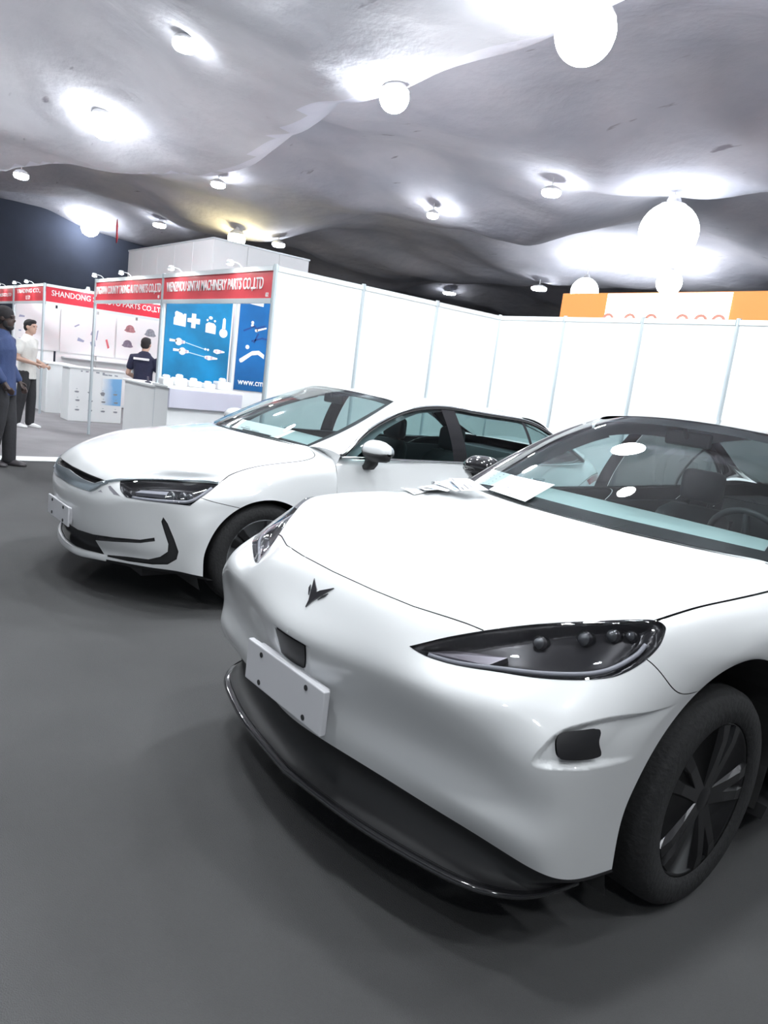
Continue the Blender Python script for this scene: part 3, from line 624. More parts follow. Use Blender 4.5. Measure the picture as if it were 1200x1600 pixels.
# ---------------------------------------------------------------- car materials
paint = mat('white_car_paint', (.83, .845, .85), .32, coat=.9, var=.01, vscale=1)
def lined(m, back):
    """outer skin keeps its paint; the inner side of the sheet carries dark cabin lining"""
    nt = m.node_tree; o = [n for n in nt.nodes if n.type == 'OUTPUT_MATERIAL'][0]; b = nt.nodes['Principled BSDF']
    d = nt.nodes.new('ShaderNodeBsdfDiffuse'); d.inputs[0].default_value = (*back, 1); g = nt.nodes.new('ShaderNodeNewGeometry'); x = nt.nodes.new('ShaderNodeMixShader')
    nt.links.new(g.outputs['Backfacing'], x.inputs[0]); nt.links.new(b.outputs[0], x.inputs[1]); nt.links.new(d.outputs[0], x.inputs[2]); nt.links.new(x.outputs[0], o.inputs[0])
lined(paint, (.05, .05, .052))
black_gloss = mat('black_gloss_trim', (.02, .02, .022), .08, coat=1.0)
black_plastic = mat('black_plastic', (.035, .035, .037), .55)
gap_mat = mat('dark_panel_gap', (.06, .06, .06), .8)
frit = mat('black_glass_border', (.035, .032, .034), .12, coat=.6)
chrome = mat('chrome_trim', (.75, .78, .80), .12, .95)
satin = mat('satin_silver_trim', (.55, .62, .66), .25, .8)
tyre_m = mat('tyre_rubber', (.022, .022, .023), .8, bump=.3, bscale=60)
rim_m = mat('dark_alloy', (.04, .04, .042), .22, .7)
rim_s = mat('silver_alloy', (.45, .46, .48), .25, .8)
liner = mat('wheel_well_liner', (.04, .04, .04), .9)
lamp_dark = mat('headlamp_dark_housing', (.022, .022, .025), .25, .2)
lamp_grey = mat('headlamp_grey_reflector', (.20, .19, .21), .25, .6)
lens_m = mat('headlamp_projector', (.16, .17, .18), .05, .5, coat=1.)
glass = thin_glass('tinted_car_glass', (.50, .62, .62), 1.5)
ws_glass = thin_glass('windscreen_glass', (.74, .84, .84), 1.95)
privacy = thin_glass('privacy_glass', (.13, .15, .15), 1.5)
lamp_glass = thin_glass('headlamp_cover', (.78, .78, .80), 1.5)
plate_white = mat('white_number_plate', (.82, .82, .85), .5)
seat_m = mat('dark_seat_cloth', (.10, .10, .105), .7, var=.15, vscale=8)
dash_m = mat('grey_dashboard', (.40, .48, .48), .55, var=.05)
trim_grey = mat('grey_cabin_trim', (.60, .61, .63), .6)
inner = mat('dark_cabin_trim', (.06, .06, .065), .8)
sheet_m = mat('white_brochure_paper', (.92, .93, .94), .5, var=.02)

def dense(pts, closed=True, n=6):
    """smooth curve through uv points; a repeated point makes a corner"""
    segs, P = [], [np.array(p, float) for p in pts]; N = len(P); out = []
    rng = range(N if closed else N-1)
    for i in rng:
        p1, p2 = P[i], P[(i+1) % N]
        if np.allclose(p1, p2): continue
        p0 = P[(i-1) % N] if closed or i > 0 else p1
        p3 = P[(i+2) % N] if closed or i+2 < N else p2
        m1 = np.zeros(2) if np.allclose(p0, p1) and (i > 0 or closed) else (p2-p0)/2
        m2 = np.zeros(2) if np.allclose(p3, p2) and (i+2 < N or closed) else (p3-p1)/2
        for k in range(n):
            t = k/n; out.append((2*t**3-3*t*t+1)*p1+(t**3-2*t*t+t)*m1+(-2*t**3+3*t*t)*p2+(t**3-t*t)*m2)
    if not closed: out.append(P[-1])
    return np.array(out)
def pip(poly, pts):
    """which points lie inside the polygon"""
    x, y = pts[:, 0], pts[:, 1]; c = np.zeros(len(pts), bool); n = len(poly)
    for i in range(n):
        x1, y1 = poly[i]; x2, y2 = poly[i-1]
        if y1 == y2: continue
        c ^= ((y1 > y) != (y2 > y)) & (x < (x2-x1)*(y-y1)/(y2-y1)+x1)
    return c
def pdist(poly, pts, closed=True):
    d = np.full(len(pts), 1e9); n = len(poly)
    for i in range(0 if closed else 1, n):
        a, b = poly[i-1], poly[i]; ab = b-a; L = max((ab**2).sum(), 1e-12)
        t = np.clip(((pts-a)@ab)/L, 0, 1); d = np.minimum(d, np.linalg.norm(pts-a-t[:, None]*ab, axis=1))
    return d
def band(patch, line, w):
    """closed strip of metric half-width w about a uv polyline"""
    L = np.array(line); T = np.gradient(L, axis=0); up, dn = [], []
    for p, t in zip(L, T):
        e = 1e-3; S = patch.ev([p[0]+e, p[0]-e, p[0], p[0]], [p[1], p[1], p[1]+e, p[1]-e]); su = (S[0]-S[1])/(2*e); sv = (S[2]-S[3])/(2*e)
        d3 = su*t[0]+sv*t[1]; n3 = np.cross(su, sv); side = np.cross(n3, d3); side /= np.linalg.norm(side)
        A = np.stack([su, sv], 1); off = np.linalg.lstsq(A, side*w, rcond=None)[0]
        up.append(p+off); dn.append(p-off)
    return np.array(up+dn[::-1])
def mir(p): q = np.array(p).copy(); q[:, 0] *= -1; return q

def cut_sheet(patch, regions, disp, du=.125, dv=.125, fine=()):
    """triangulate a patch cut exactly along region outlines; returns {class: (verts, normals, faces, uv)}"""
    n = patch.off; K = patch.K-1
    us = np.linspace(-n, n, int(round(2*n/du))+1); vs = np.linspace(0, K, int(round(K/dv))+1)
    U, V = np.meshgrid(us, vs); G = np.stack([U.ravel(), V.ravel()], 1)
    for (a, b, c, d, st) in fine:
        u2, v2 = np.meshgrid(np.arange(a, b, st), np.arange(c, d, st)); G = np.concatenate([G, np.stack([u2.ravel(), v2.ravel()], 1)])
    edge = (np.abs(np.abs(G[:, 0])-n) < 1e-9) | (np.abs(G[:, 1]) < 1e-9) | (np.abs(G[:, 1]-K) < 1e-9)
    keep = np.ones(len(G), bool)
    for nm, poly in regions:
        lo, hi = poly.min(0)-.1, poly.max(0)+.1
        near = ((G > lo) & (G < hi)).all(1) & ~edge
        idx = np.where(near)[0]; keep[idx[pdist(poly, G[idx]) < .035]] = False
    pts = [Vector(p) for p in G[keep]]; edges = []
    for nm, poly in regions:
        poly = np.stack([np.clip(poly[:, 0], -n, n), np.clip(poly[:, 1], 0, K)], 1)
        b = len(pts); pts += [Vector(p) for p in poly]; m = len(poly)
        edges += [(b+i, b+(i+1) % m) for i in range(m)]
    cv, ce, cf, *_ = delaunay_2d_cdt(pts, edges, [], 0, 1e-5)
    uv = np.array([tuple(p) for p in cv]); T = np.array([f for f in cf if len(f) == 3])
    cen = uv[T].mean(1); cls = np.full(len(T), -1)
    for k, (nm, poly) in enumerate(regions):
        lo, hi = poly.min(0), poly.max(0); near = ((cen >= lo) & (cen <= hi)).all(1) & (cls < 0)
        idx = np.where(near)[0]; cls[idx[pip(poly, cen[idx])]] = k
    P = patch.ev(uv[:, 0], uv[:, 1])
    N = patch.nrm(uv[:, 0], uv[:, 1], 1)
    out = {}
    names = sorted({nm for nm, _ in regions})+['body']
    for nm in names:
        ids = [k for k, (m, _) in enumerate(regions) if m == nm] if nm != 'body' else [-1]
        t = T[np.isin(cls, ids)]
        if not len(t): continue
        used, inv = np.unique(t, return_inverse=True); f = inv.reshape(-1, 3)
        q = uv[used]; d = disp(nm, q) if disp else np.zeros(len(q))
        p = P[used]-N[used]*d[:, None]; nn = N[used]
        # wind faces along the outward normal
        fn = np.cross(p[f[:, 1]]-p[f[:, 0]], p[f[:, 2]]-p[f[:, 0]]); flip = (fn*nn[f].mean(1)).sum(1) < 0
        f[flip] = f[flip][:, ::-1]
        if np.ptp(d) > 1e-4:
            vn = np.zeros_like(p); fn = np.cross(p[f[:, 1]]-p[f[:, 0]], p[f[:, 2]]-p[f[:, 0]])
            for k in range(3): np.add.at(vn, f[:, k], fn)
            vn /= np.maximum(np.linalg.norm(vn, axis=1), 1e-12)[:, None]; flat = d < 1e-6
            nn = np.where(flat[:, None], nn, vn)
        out[nm] = (p, nn, f, q)
    return out
def sheet_obj(name, S, m, parent):
    return mesh_obj(name, S[0], S[2], m, parent, True, S[1])
def skirt_obj(name, patch, poly, h0, h1, m, parent, inset=0.):
    """a plate lying on the sheet inside a uv outline: top at h1 above the sheet, sides down to h0"""
    poly = np.array(poly); tri = tessellate_polygon([[Vector((p[0], p[1], 0)) for p in poly]])
    N = patch.nrm(poly[:, 0], poly[:, 1], 1); P = patch.ev(poly[:, 0], poly[:, 1]); n = len(poly)
    v = np.concatenate([P+N*h1, P+N*h0]); f = [tuple(t) for t in tri]
    a, b, c = v[list(f[0])]; flip = np.dot(np.cross(b-a, c-a), N[0]) < 0
    if flip: f = [t[::-1] for t in f]
    f += [(i, (i+1) % n, n+(i+1) % n, n+i) for i in range(n)]
    return mesh_obj(name, v, f, m, parent)
def grid_sheet(name, rows, m, parent, n=(14, 14), smooth=True, sym=False, sub=None, thick=0.):
    """smooth sheet through a grid of points (no mirroring unless sym)"""
    p = Patch(rows, sym); J, K = p.J, p.K
    u0, u1, v0, v1 = sub if sub else (-p.off, J-1-p.off, 0, K-1)
    us = np.linspace(u0, u1, n[0]); vs = np.linspace(v0, v1, n[1]); U, V = np.meshgrid(us, vs); P = p.ev(U.ravel(), V.ravel())
    f = [(j*n[0]+i, j*n[0]+i+1, (j+1)*n[0]+i+1, (j+1)*n[0]+i) for j in range(n[1]-1) for i in range(n[0]-1)]
    return mesh_obj(name, P, f, m, parent, smooth)
def mx(pts): return [(-p[0], p[1], p[2]) for p in pts]
def both(fn):
    for s in (1, -1): fn(s)
def sx(rows, s): return [[(p[0]*s, p[1], p[2]) for p in r] for r in rows]

# ---------------------------------------------------------------- wheel
def make_wheel(parent, x, y, r, s, style):
    """tyre and rim; outer face towards +x when s = 1"""
    w = .225; bm = bmesh.new()
    add_lathe(bm, [(r*.70, -w/2), (r*.93, -w/2), (r*.985, -w*.40), (r, -w*.25), (r, w*.25), (r*.985, w*.40), (r*.93, w/2), (r*.72, w/2), (r*.70, w*.42)], 48, 'x', closed=True)
    t = bm_obj('wheel', bm, tyre_m, parent, True, (x, y, r))
    if s < 0: t.rotation_euler = (0, 0, math.pi)
    bm = bmesh.new()
    add_lathe(bm, [(r*.70, -w*.45), (r*.66, -w*.40), (r*.64, w*.3), (r*.68, w*.45), (r*.715, w*.47), (r*.715, w*.43)], 48, 'x')
    rm = rim_m
    bm_obj('rim', bm, rim_s if style != 'dark' else rim_m, t, True)
    bm = bmesh.new(); k5 = 5
    for k in range(k5):
        for d in (-.17, .17):
            a = 2*math.pi*k/k5+d; c, sn = math.cos(a), math.sin(a); tx, tz = -sn, c
            rings = []
            for rr, hw, dep in ((.10, .035, .36), (.35, .028, .40), (.55, .026, .42), (.69, .034, .40)):
                q = []
                for (o, h) in ((-hw, 0), (-hw*.6, .018), (hw*.6, .018), (hw, 0), (hw*.8, -.03), (-hw*.8, -.03)):
                    q.append((w*dep+h, rr*r*c+o*tx, rr*r*sn+o*tz))
                rings.append(q)
            add_ring_loft(bm, rings)
    bm_obj('spokes', bm, rm, t)
    bm = bmesh.new(); add_lathe(bm, [(0, w*.46), (r*.10, w*.45), (r*.17, w*.40), (r*.2, w*.25), (r*.2, 0)], 24, 'x'); bm_obj('hub_cap', bm, rm, t, True)
    bm = bmesh.new(); add_lathe(bm, [(r*.17, -.01), (r*.48, -.01), (r*.48, .015), (r*.17, .015)], 32, 'x', closed=True); bm_obj('brake_disc', bm, rim_s, t, True)
    return t
def well(parent, x, y, z, r, s):
    """dark liner behind a wheel arch"""
    bm = bmesh.new(); A = np.linspace(math.radians(-22), math.radians(202), 25); n = len(A)
    o = [bm.verts.new((x, y-r*math.cos(a), z+r*math.sin(a))) for a in A]; i = [bm.verts.new((x-s*.36, y-r*math.cos(a), z+r*math.sin(a))) for a in A]
    for k in range(n-1): bm.faces.new((o[k], o[k+1], i[k+1], i[k]))
    bm.faces.new(i); return bm_obj('wheel_well', bm, liner, parent)
def arch_flange(parent, patch, jmax, s, m, v0=0):
    """return edge of the wheel arch, turned inwards"""
    vs = np.linspace(v0, patch.K-2, 60); P = patch.ev(np.full(60, jmax*s), vs); bm = bmesh.new()
    N = patch.nrm(np.full(60, jmax*s), vs, -1)
    r0 = [bm.verts.new(p) for p in P]; r1 = [bm.verts.new(p-np.array([s*.035, 0, 0])) for p in P]
    for k in range(59): bm.faces.new((r0[k], r0[k+1], r1[k+1], r1[k]))
    return bm_obj('arch_edge', bm, m, parent, True)
def tube_obj(name, pts, r, m, parent, n=8): return bm_obj(name, add_tube(bmesh.new(), pts, r, n), m, parent, True)
def spl(pts, n=40):
    P = np.array(pts, float); return nat_basis(len(P), np.linspace(0, len(P)-1, n))@P

def car_shell(root, S):
    """everything above and behind the front sheet: doors, tail, glasshouse, cabin, wheels"""
    front, L = S['front'], S['L']; P = Patch(front)
    rear = rear_rows(L, S['ra'], S['az'], S['ar'], S['rdz'], 1.0, None); RP = Patch(rear)
    # tail
    def tail(a, b, c, d, nm, m, n=(90, 50)):
        us = np.linspace(a, b, n[0]); vs = np.linspace(c, d, n[1]); U, V = np.meshgrid(us, vs); Q = RP.ev(U.ravel(), V.ravel())
        f = [(j*n[0]+i, (j+1)*n[0]+i, (j+1)*n[0]+i+1, j*n[0]+i+1) for j in range(n[1]-1) for i in range(n[0]-1)]
        return mesh_obj(nm, Q, f, m, root, True)
    tail(-8, 8, 0, 3.98, 'rear_bumper', paint); tail(-8, 8, 4.02, RP.K-1, 'rear_deck', paint)
    us = np.concatenate([np.linspace(-6.6, 6.6, 80)]); lo = np.stack([us, np.full(80, 3.55)], 1); hi = np.stack([us[::-1], np.full(80, 3.95)], 1)
    band_ = np.concatenate([lo, hi]); N = RP.nrm(band_[:, 0], band_[:, 1], -1)
    Q = RP.ev(band_[:, 0], band_[:, 1]); Nn = np.where((N[:, 1] < 0)[:, None], -N, N); Q = Q+Nn*.006
    mesh_obj('tail_light', Q, [(i, i+1, 158-i, 159-i) for i in range(79)], mat('red_tail_lens', (.35, .01, .015), .1, coat=1.), root, True)
    both(lambda s: (arch_flange(root, P, 8, s, paint), arch_flange(root, RP, 8, s, paint)))
    # flanks: two doors a side with handles
    fr, rr = front[-1][5:9], rear[-1][5:9]; ys = (.25, .5, .75); cols = [fr]
    y0, y1 = fr[0][1], rr[0][1]
    for t in ys:
        y = y0+(y1-y0)*t; yy = fr[2][1]+(rr[2][1]-fr[2][1])*t
        bl = [float(np.interp(y, [q[1] for q in S['dlo_belt']], [q[i] for q in S['dlo_belt']])) for i in (0, 2)]; cols.append([(bl[0]+.004, y, bl[1]-.004), (S['bx']+.02, y, bl[1]-.075), (S['bx']+.052, yy, .62), (S['bx']+.022, yy, .21)])
    cols.append(rr)
    def flank(s):
        for nm, a, b in (('front_door', .004, S['dsplit']-.006), ('rear_door', S['dsplit']+.006, 3.97)):
            g = [[(p[0]*s, p[1], p[2]) for p in c] for c in cols]
            p = Patch(g, False); nu, nv = 26, 30
            us = np.linspace(0, 3, nu); vs = np.linspace(a, b, nv); U, V = np.meshgrid(us, vs); Q = p.ev(U.ravel(), V.ravel())
            f = [(j*nu+i, j*nu+i+1, (j+1)*nu+i+1, (j+1)*nu+i) for j in range(nv-1) for i in range(nu-1)]
            if s < 0: f = [q[::-1] for q in f]
            d = mesh_obj(nm, Q, f, paint, root, True)
            h = p.ev([1.35], [b-.35])[0]
            bm = bmesh.new(); add_tube(bm, [(h[0]-s*.005, h[1]-.10, h[2]), (h[0]+s*.022, h[1]-.08, h[2]+.004), (h[0]+s*.026, h[1], h[2]+.005), (h[0]+s*.022, h[1]+.08, h[2]+.004), (h[0]-s*.005, h[1]+.10, h[2])], .010, 8); bm_obj('door_handle', bm, S.get('handle', paint), d, True)
        bm = bmesh.new(); add_ring_loft(bm, [[(s*(S['bx']+.03), y, .205), (s*(S['bx']+.02), y, .15), (s*.70, y, .15), (s*.70, y, .205)] for y in (fr[3][1]-.03, rr[3][1]+.03)]); bm_obj('side_sill', bm, black_plastic, root)
    both(flank)
    # inner shell, so that the seams look dark and the cabin is closed
    yb, yc = fr[0][1], rr[0][1]
    for lo, hi, nm in (((-.80, yb+.02, .20), (.80, yc-.05, .26), 'cabin_floor'), ((-.60, .30, .24), (.60, yb-.35, .70), 'motor_bay'), ((-.62, yc+.15, .28), (.62, L-.22, .84), 'boot_tub')):
        box(nm, lo, hi, gap_mat if nm != 'cabin_floor' else inner, root)
    both(lambda s: box('door_lining', (min(s*.80, s*.83), yb+.05, .24), (max(s*.80, s*.83), yc-.1, S['bz']-.05), inner, root))
    box('bulkhead', (-.80, yb-.03, .26), (.80, yb+.0, S['bz']-.08), inner, root)
    box('rear_bulkhead', (-.78, yc-.12, .26), (.78, yc-.08, S['bz']-.03), inner, root)
    # windscreen with dark border
    wb, wt, ws = S['ws_base'], S['ws_top'], S['ws_side']
    n = 41; t = np.linspace(0, 1, n); k = 31
    B = spl(mx(wb[:0:-1])+list(wb), n); T = spl(mx(wt[:0:-1])+list(wt), n); side = spl(ws, k)
    rows = []
    for i in range(k):
        a = i/(k-1); r = B*(1-a)+T*a
        want = side[i]; dx = want-r[-1]
        wgt = np.abs(np.linspace(-1, 1, n))**2.2
        r = r+np.stack([np.sign(np.linspace(-1, 1, n))*wgt*dx[0], wgt*dx[1], wgt*dx[2]], 1)
        bow = .035*4*a*(1-a)*(1-np.abs(np.linspace(-1, 1, n))**3)
        r = r+bow[:, None]*np.array([0, -.45, .9]); rows.append(r)
    R = np.array(rows); fr_w = S.get('frit', .055)
    def sub(i0, i1, j0, j1, off=0.):
        Q = R[i0:i1+1, j0:j1+1]; h, w = Q.shape[:2]
        f = [(j*w+i, j*w+i+1, (j+1)*w+i+1, (j+1)*w+i) for j in range(h-1) for i in range(w-1)]
        return Q.reshape(-1, 3)-np.array([0, -.3, .9])*off*0, f
    q, f = sub(0, k-1, 0, n-1); wsO = mesh_obj('windscreen', q, f, ws_glass, root, True)
    vs, fs = [], []
    cb = S.get('frit_rows', (2, 1)); sc = S.get('frit_cols', 1)
    for (i0, i1, j0, j1) in ((0, cb[0], 0, n-1), (k-1-cb[1], k-1, 0, n-1), (cb[0], k-1-cb[1], 0, sc), (cb[0], k-1-cb[1], n-1-sc, n-1)):
        q, f = sub(i0, i1, j0, j1); b = len(vs); vs += list(q-np.array([0, -.002, .005])); fs += [tuple(x+b for x in y) for y in f]
    mesh_obj('glass_border', vs, fs, frit, wsO, True)
    # side glass, pillars, roof
    top, belt = S['dlo_top'], S['dlo_belt']; m = 60
    tt = spl(top, m); bb = np.stack([np.interp(tt[:, 1], [p[1] for p in belt], [p[i] for p in belt]) for i in (0, 1, 2)], 1)
    bb[:, 1] = tt[:, 1]
    def side_glass(s):
        def pane(ya, yb_, nm, m_, off=0., thick=False):
            idx = np.where((tt[:, 1] >= ya) & (tt[:, 1] <= yb_))[0]; g = []
            yy = np.linspace(ya, yb_, 22)
            for y in yy:
                a = np.array([np.interp(y, tt[:, 1], tt[:, i]) for i in (0, 1, 2)]); b = np.array([np.interp(y, bb[:, 1], bb[:, i]) for i in (0, 1, 2)])
                g.append([(b*(1-q)+a*q)+np.array([.03*4*q*(1-q)*min(1, (a[2]-b[2])/.3)-off, 0, 0]) for q in np.linspace(0, 1, 9)])
            g = np.array(g); g[..., 0] *= s
            f = [(j*9+i, j*9+i+1, (j+1)*9+i+1, (j+1)*9+i) for j in range(21) for i in range(8)]
            return mesh_obj(nm, g.reshape(-1, 3), f, m_, root, True)
        ye, yr = top[0][1]+.02, top[-1][1]-.02; bp = S['bpillar']
        pane(ye, bp[0], 'front_side_window', glass); pane(bp[0], bp[1], 'b_pillar', black_gloss, -.002); pane(bp[1], S['rsplit'], 'rear_side_window', S.get('rear_glass', glass))
        pane(S['rsplit']-.012, S['rsplit']+.022, 'window_divider', black_gloss, -.003)
        pane(S['rsplit']+.012, yr, 'quarter_window', S.get('rear_glass', glass))
        tr = S.get('trim', chrome)
        tube_obj('belt_trim', [(s*(p[0]+.008), p[1], p[2]) for p in bb], .009, tr, root)
        tube_obj('window_frame', [(s*(p[0]+.004), p[1], p[2]-.008) for p in tt], .017, black_gloss, root)
        tube_obj('window_trim', [(s*(p[0]+.008), p[1], p[2]+.006) for p in tt], .0055, tr, root)
        # A pillar
        side_ = spl(ws, 24); hd = wt[-1]; jt = S['apil_top']
        ia = np.linspace(0, jt, 24); out = np.stack([np.interp(ia, np.arange(m), tt[:, i]) for i in (0, 1, 2)], 1)
        g = []
        for A, B_ in zip(side_, out):
            mid = (A+B_)/2+np.array([.020, -.012, .018]); g.append([A*(1-q)**2+2*q*(1-q)*(2*mid-(A+B_)/2)+B_*q*q for q in np.linspace(0, 1, 7)])
        g = np.array(g); g[..., 0] *= s
        f = [(j*7+i, j*7+i+1, (j+1)*7+i+1, (j+1)*7+i) for j in range(23) for i in range(6)]
        mesh_obj('a_pillar', g.reshape(-1, 3), f, S['pillar_mat'], root, True)
        pt = []
        for q_, (A, B_) in enumerate(zip(side_, out)):
            pt.append([A+np.array([-.055, .015, -.012]), A+np.array([-.03, .03, -.02]), (A+B_)/2+np.array([-.02, .0, -.015]), B_+np.array([-.03, .13, -.02])])
        pt = np.array(pt); pt[..., 0] *= s
        mesh_obj('pillar_trim', pt.reshape(-1, 3), [(j*4+i, j*4+i+1, (j+1)*4+i+1, (j+1)*4+i) for j in range(23) for i in range(3)], trim_grey, root, True)
        # pillar base down to the wing
        q0 = g[0]; uu = np.linspace(4, 6, 7)*s; lowr = P.ev(uu, np.full(7, 10.75)); midr = (q0+lowr)/2+np.array([s*.004, 0, .003])
        mesh_obj('pillar_base', np.concatenate([q0, midr, lowr]), [(j*7+i, j*7+i+1, (j+1)*7+i+1, (j+1)*7+i) for j in range(2) for i in range(6)], mat('white_pillar_paint', (.83, .845, .85), .32, coat=.9), root, True)
        # C pillar
        rs = spl(S['rw_side'], 24); io = np.linspace(S['cpil_top'], m-1, 24); out = np.stack([np.interp(io, np.arange(m), tt[:, i]) for i in (0, 1, 2)], 1)
        g = []
        for A, B_ in zip(rs, out):
            mid = (A+B_)/2+np.array([.03, .0, .03]); g.append([A*(1-q)**2+2*q*(1-q)*(2*mid-(A+B_)/2)+B_*q*q for q in np.linspace(0, 1, 7)])
        g = np.array(g); g[..., 0] *= s
        mesh_obj('c_pillar', g.reshape(-1, 3), f, S['pillar_mat'], root, True)
        lst = [S['rw_side'][-1], ((S['rw_side'][-1][0]+top[-1][0])/2+.02, (S['rw_side'][-1][1]+top[-1][1])/2, (S['rw_side'][-1][2]+top[-1][2])/2+.01), top[-1]]
        q3 = [rear[7][4], rear[7][5], rear[7][6]]; g2 = [[(p[0]*s, p[1], p[2]) for p in r] for r in (lst, [tuple((np.array(a)+np.array(b))/2+np.array([.01, 0, .01])) for a, b in zip(lst, q3)], q3)]
        grid_sheet('quarter_shoulder', g2, paint, root, (10, 10))
    both(side_glass)
    # roof
    ia = np.linspace(S['apil_top'], S['cpil_top'], 5); edge = np.stack([np.interp(ia, np.arange(m), tt[:, i]) for i in (0, 1, 2)], 1)
    rows = []
    for c, (i, e) in zip(S['roof_mid'], enumerate(edge)):
        h = c[3]                                     # inner rail (x, y, z)
        rows.append([c[0], c[1], c[2], h, tuple(e)])
    grid_sheet('roof', rows, S['roof_mat'], root, (41, 30), sym=True)
    grid_sheet('headlining', [[tuple(np.array(p)+np.array([0, 0, -.035])) for p in r] for r in rows], trim_grey, root, (31, 20), sym=True)
    # rear window
    rt, rbm = S['rw_top'], S['rw_base']; Rr = []; rside = spl(S['rw_side'], 9)
    T = spl(mx(rt[:0:-1])+list(rt), 31); B = spl(mx(rbm[:0:-1])+list(rbm), 31)
    for i in range(9):
        a = i/8; r = T*(1-a)+B*a; dd = rside[i]-r[-1]; tt_ = np.linspace(-1, 1, 31); wg = np.abs(tt_)**2.2; r = r+np.stack([np.sign(tt_)*wg*dd[0], wg*dd[1], wg*dd[2]], 1)+(.03*4*a*(1-a))*(1-np.abs(np.linspace(-1, 1, 31))**3)[:, None]*np.array([0, .3, .9]); Rr.append(r)
    mesh_obj('rear_window', np.array(Rr).reshape(-1, 3), [(j*31+i, j*31+i+1, (j+1)*31+i+1, (j+1)*31+i) for j in range(8) for i in range(30)], S.get('rear_glass', glass), root, True)
    # cabin
    dz, dy = S['dash']
    g = []
    for x in np.linspace(-.74, .74, 13):
        k = 1-(abs(x)/.74)**4*.25
        g.append([(x, dy+.02+.10*(abs(x)/.74)**2, dz-.02), (x, dy+.20, dz+.01*k), (x, dy+.42, dz+.035*k), (x, dy+.50, dz-.0), (x, dy+.50, dz-.12), (x, dy+.42, dz-.36)])
    grid_sheet('dashboard', g, S.get('dash_mat', dash_m), root, (24, 26))
    # steering wheel on the car's left
    c = Vector((.37, dy+.66, dz-.055)); bm = bmesh.new(); ax = Vector((0, .90, .42)).normalized(); e1 = Vector((1, 0, 0)); e2 = ax.cross(e1)
    ring = [c+.185*(math.cos(a)*e1+math.sin(a)*e2) for a in np.linspace(0, 2*math.pi, 37)]; add_tube(bm, ring, .015, 8, False)
    for a in (0, math.pi, -math.pi/2): add_tube(bm, [c-ax*.02, c+.18*(math.cos(a)*e1+math.sin(a)*e2)], [.03, .013], 6)
    add_tube(bm, [c-ax*.02, c-ax*.28], [.045, .035], 10); bm_obj('steering_wheel', bm, black_plastic, root, True)
    def seat(x, y, w=.50):
        bm = bmesh.new()
        for (lo, hi) in (((-w/2, 0, .30), (w/2, .52, .52)),): add_box(bm, lo, hi, .07, 3)
        o = bm_obj('seat', bm, seat_m, root, True, (x, y, 0))
        bm = bmesh.new(); rings = []
        for z, yy, hw, th in ((.46, .50, .20, .09), (.60, .54, .24, .10), (.80, .61, .25, .10), (.94, .66, .21, .085), (.99, .68, .15, .06)):
            rings.append([(hw*math.copysign(abs(math.cos(a))**.5, math.cos(a)), yy+th*math.copysign(abs(math.sin(a))**.7, math.sin(a)), z) for a in np.linspace(0, 2*math.pi, 20, endpoint=False)])
        add_ring_loft(bm, rings); bm_obj('seat_back', bm, seat_m, o, True)
        bm = bmesh.new(); hb = S['bz']+.03
        add_box(bm, (-.13, .66, hb), (.13, .76, hb+.19), .045, 3)
        for xx in (-.06, .06): add_tube(bm, [(xx, .70, .95), (xx, .71, hb+.03)], .008, 6)
        bm_obj('headrest', bm, seat_m, o, True); return o
    sy = dy+.88; both(lambda s: seat(s*.37, sy))
    bm = bmesh.new(); add_box(bm, (-.66, sy+.92, .30), (.66, sy+1.42, .50), .06, 3); o = bm_obj('rear_bench', bm, seat_m, root, True)
    bm = bmesh.new(); add_ring_loft(bm, [[(x, y, z) for (y, z) in ((sy+1.36, .46), (sy+1.58, .98), (sy+1.68, .98), (sy+1.52, .46))] for x in (-.64, .64)]); bm_obj('seat_back', bm, seat_m, o)
    box('parcel_shelf', (-.70, sy+1.60, S['bz']-.03), (.70, yc+.4, S['bz']+.0), inner, root)
    # rear view mirror
    q = R[len(R)-3, R.shape[1]//2]; bm = bmesh.new(); add_box(bm, (-.115, q[1]+.06, q[2]-.10), (.115, q[1]+.09, q[2]-.03), .012, 2); add_tube(bm, [(0, q[1]+.02, q[2]-.01), (0, q[1]+.065, q[2]-.06)], .012, 6); bm_obj('rear_view_mirror', bm, black_plastic, root)
    # wheels
    for y in (S['fa'], S['ra']):
        for s in (1, -1): make_wheel(root, s*(S['track']), y, S['wr'], s, S['rim']); well(root, s*.885, y, S['az'], S['ar']+.03, s)
    box('underbody', (-.58, .35, .17), (.58, L-.35, .24), black_plastic, root)
    return P, RP, R
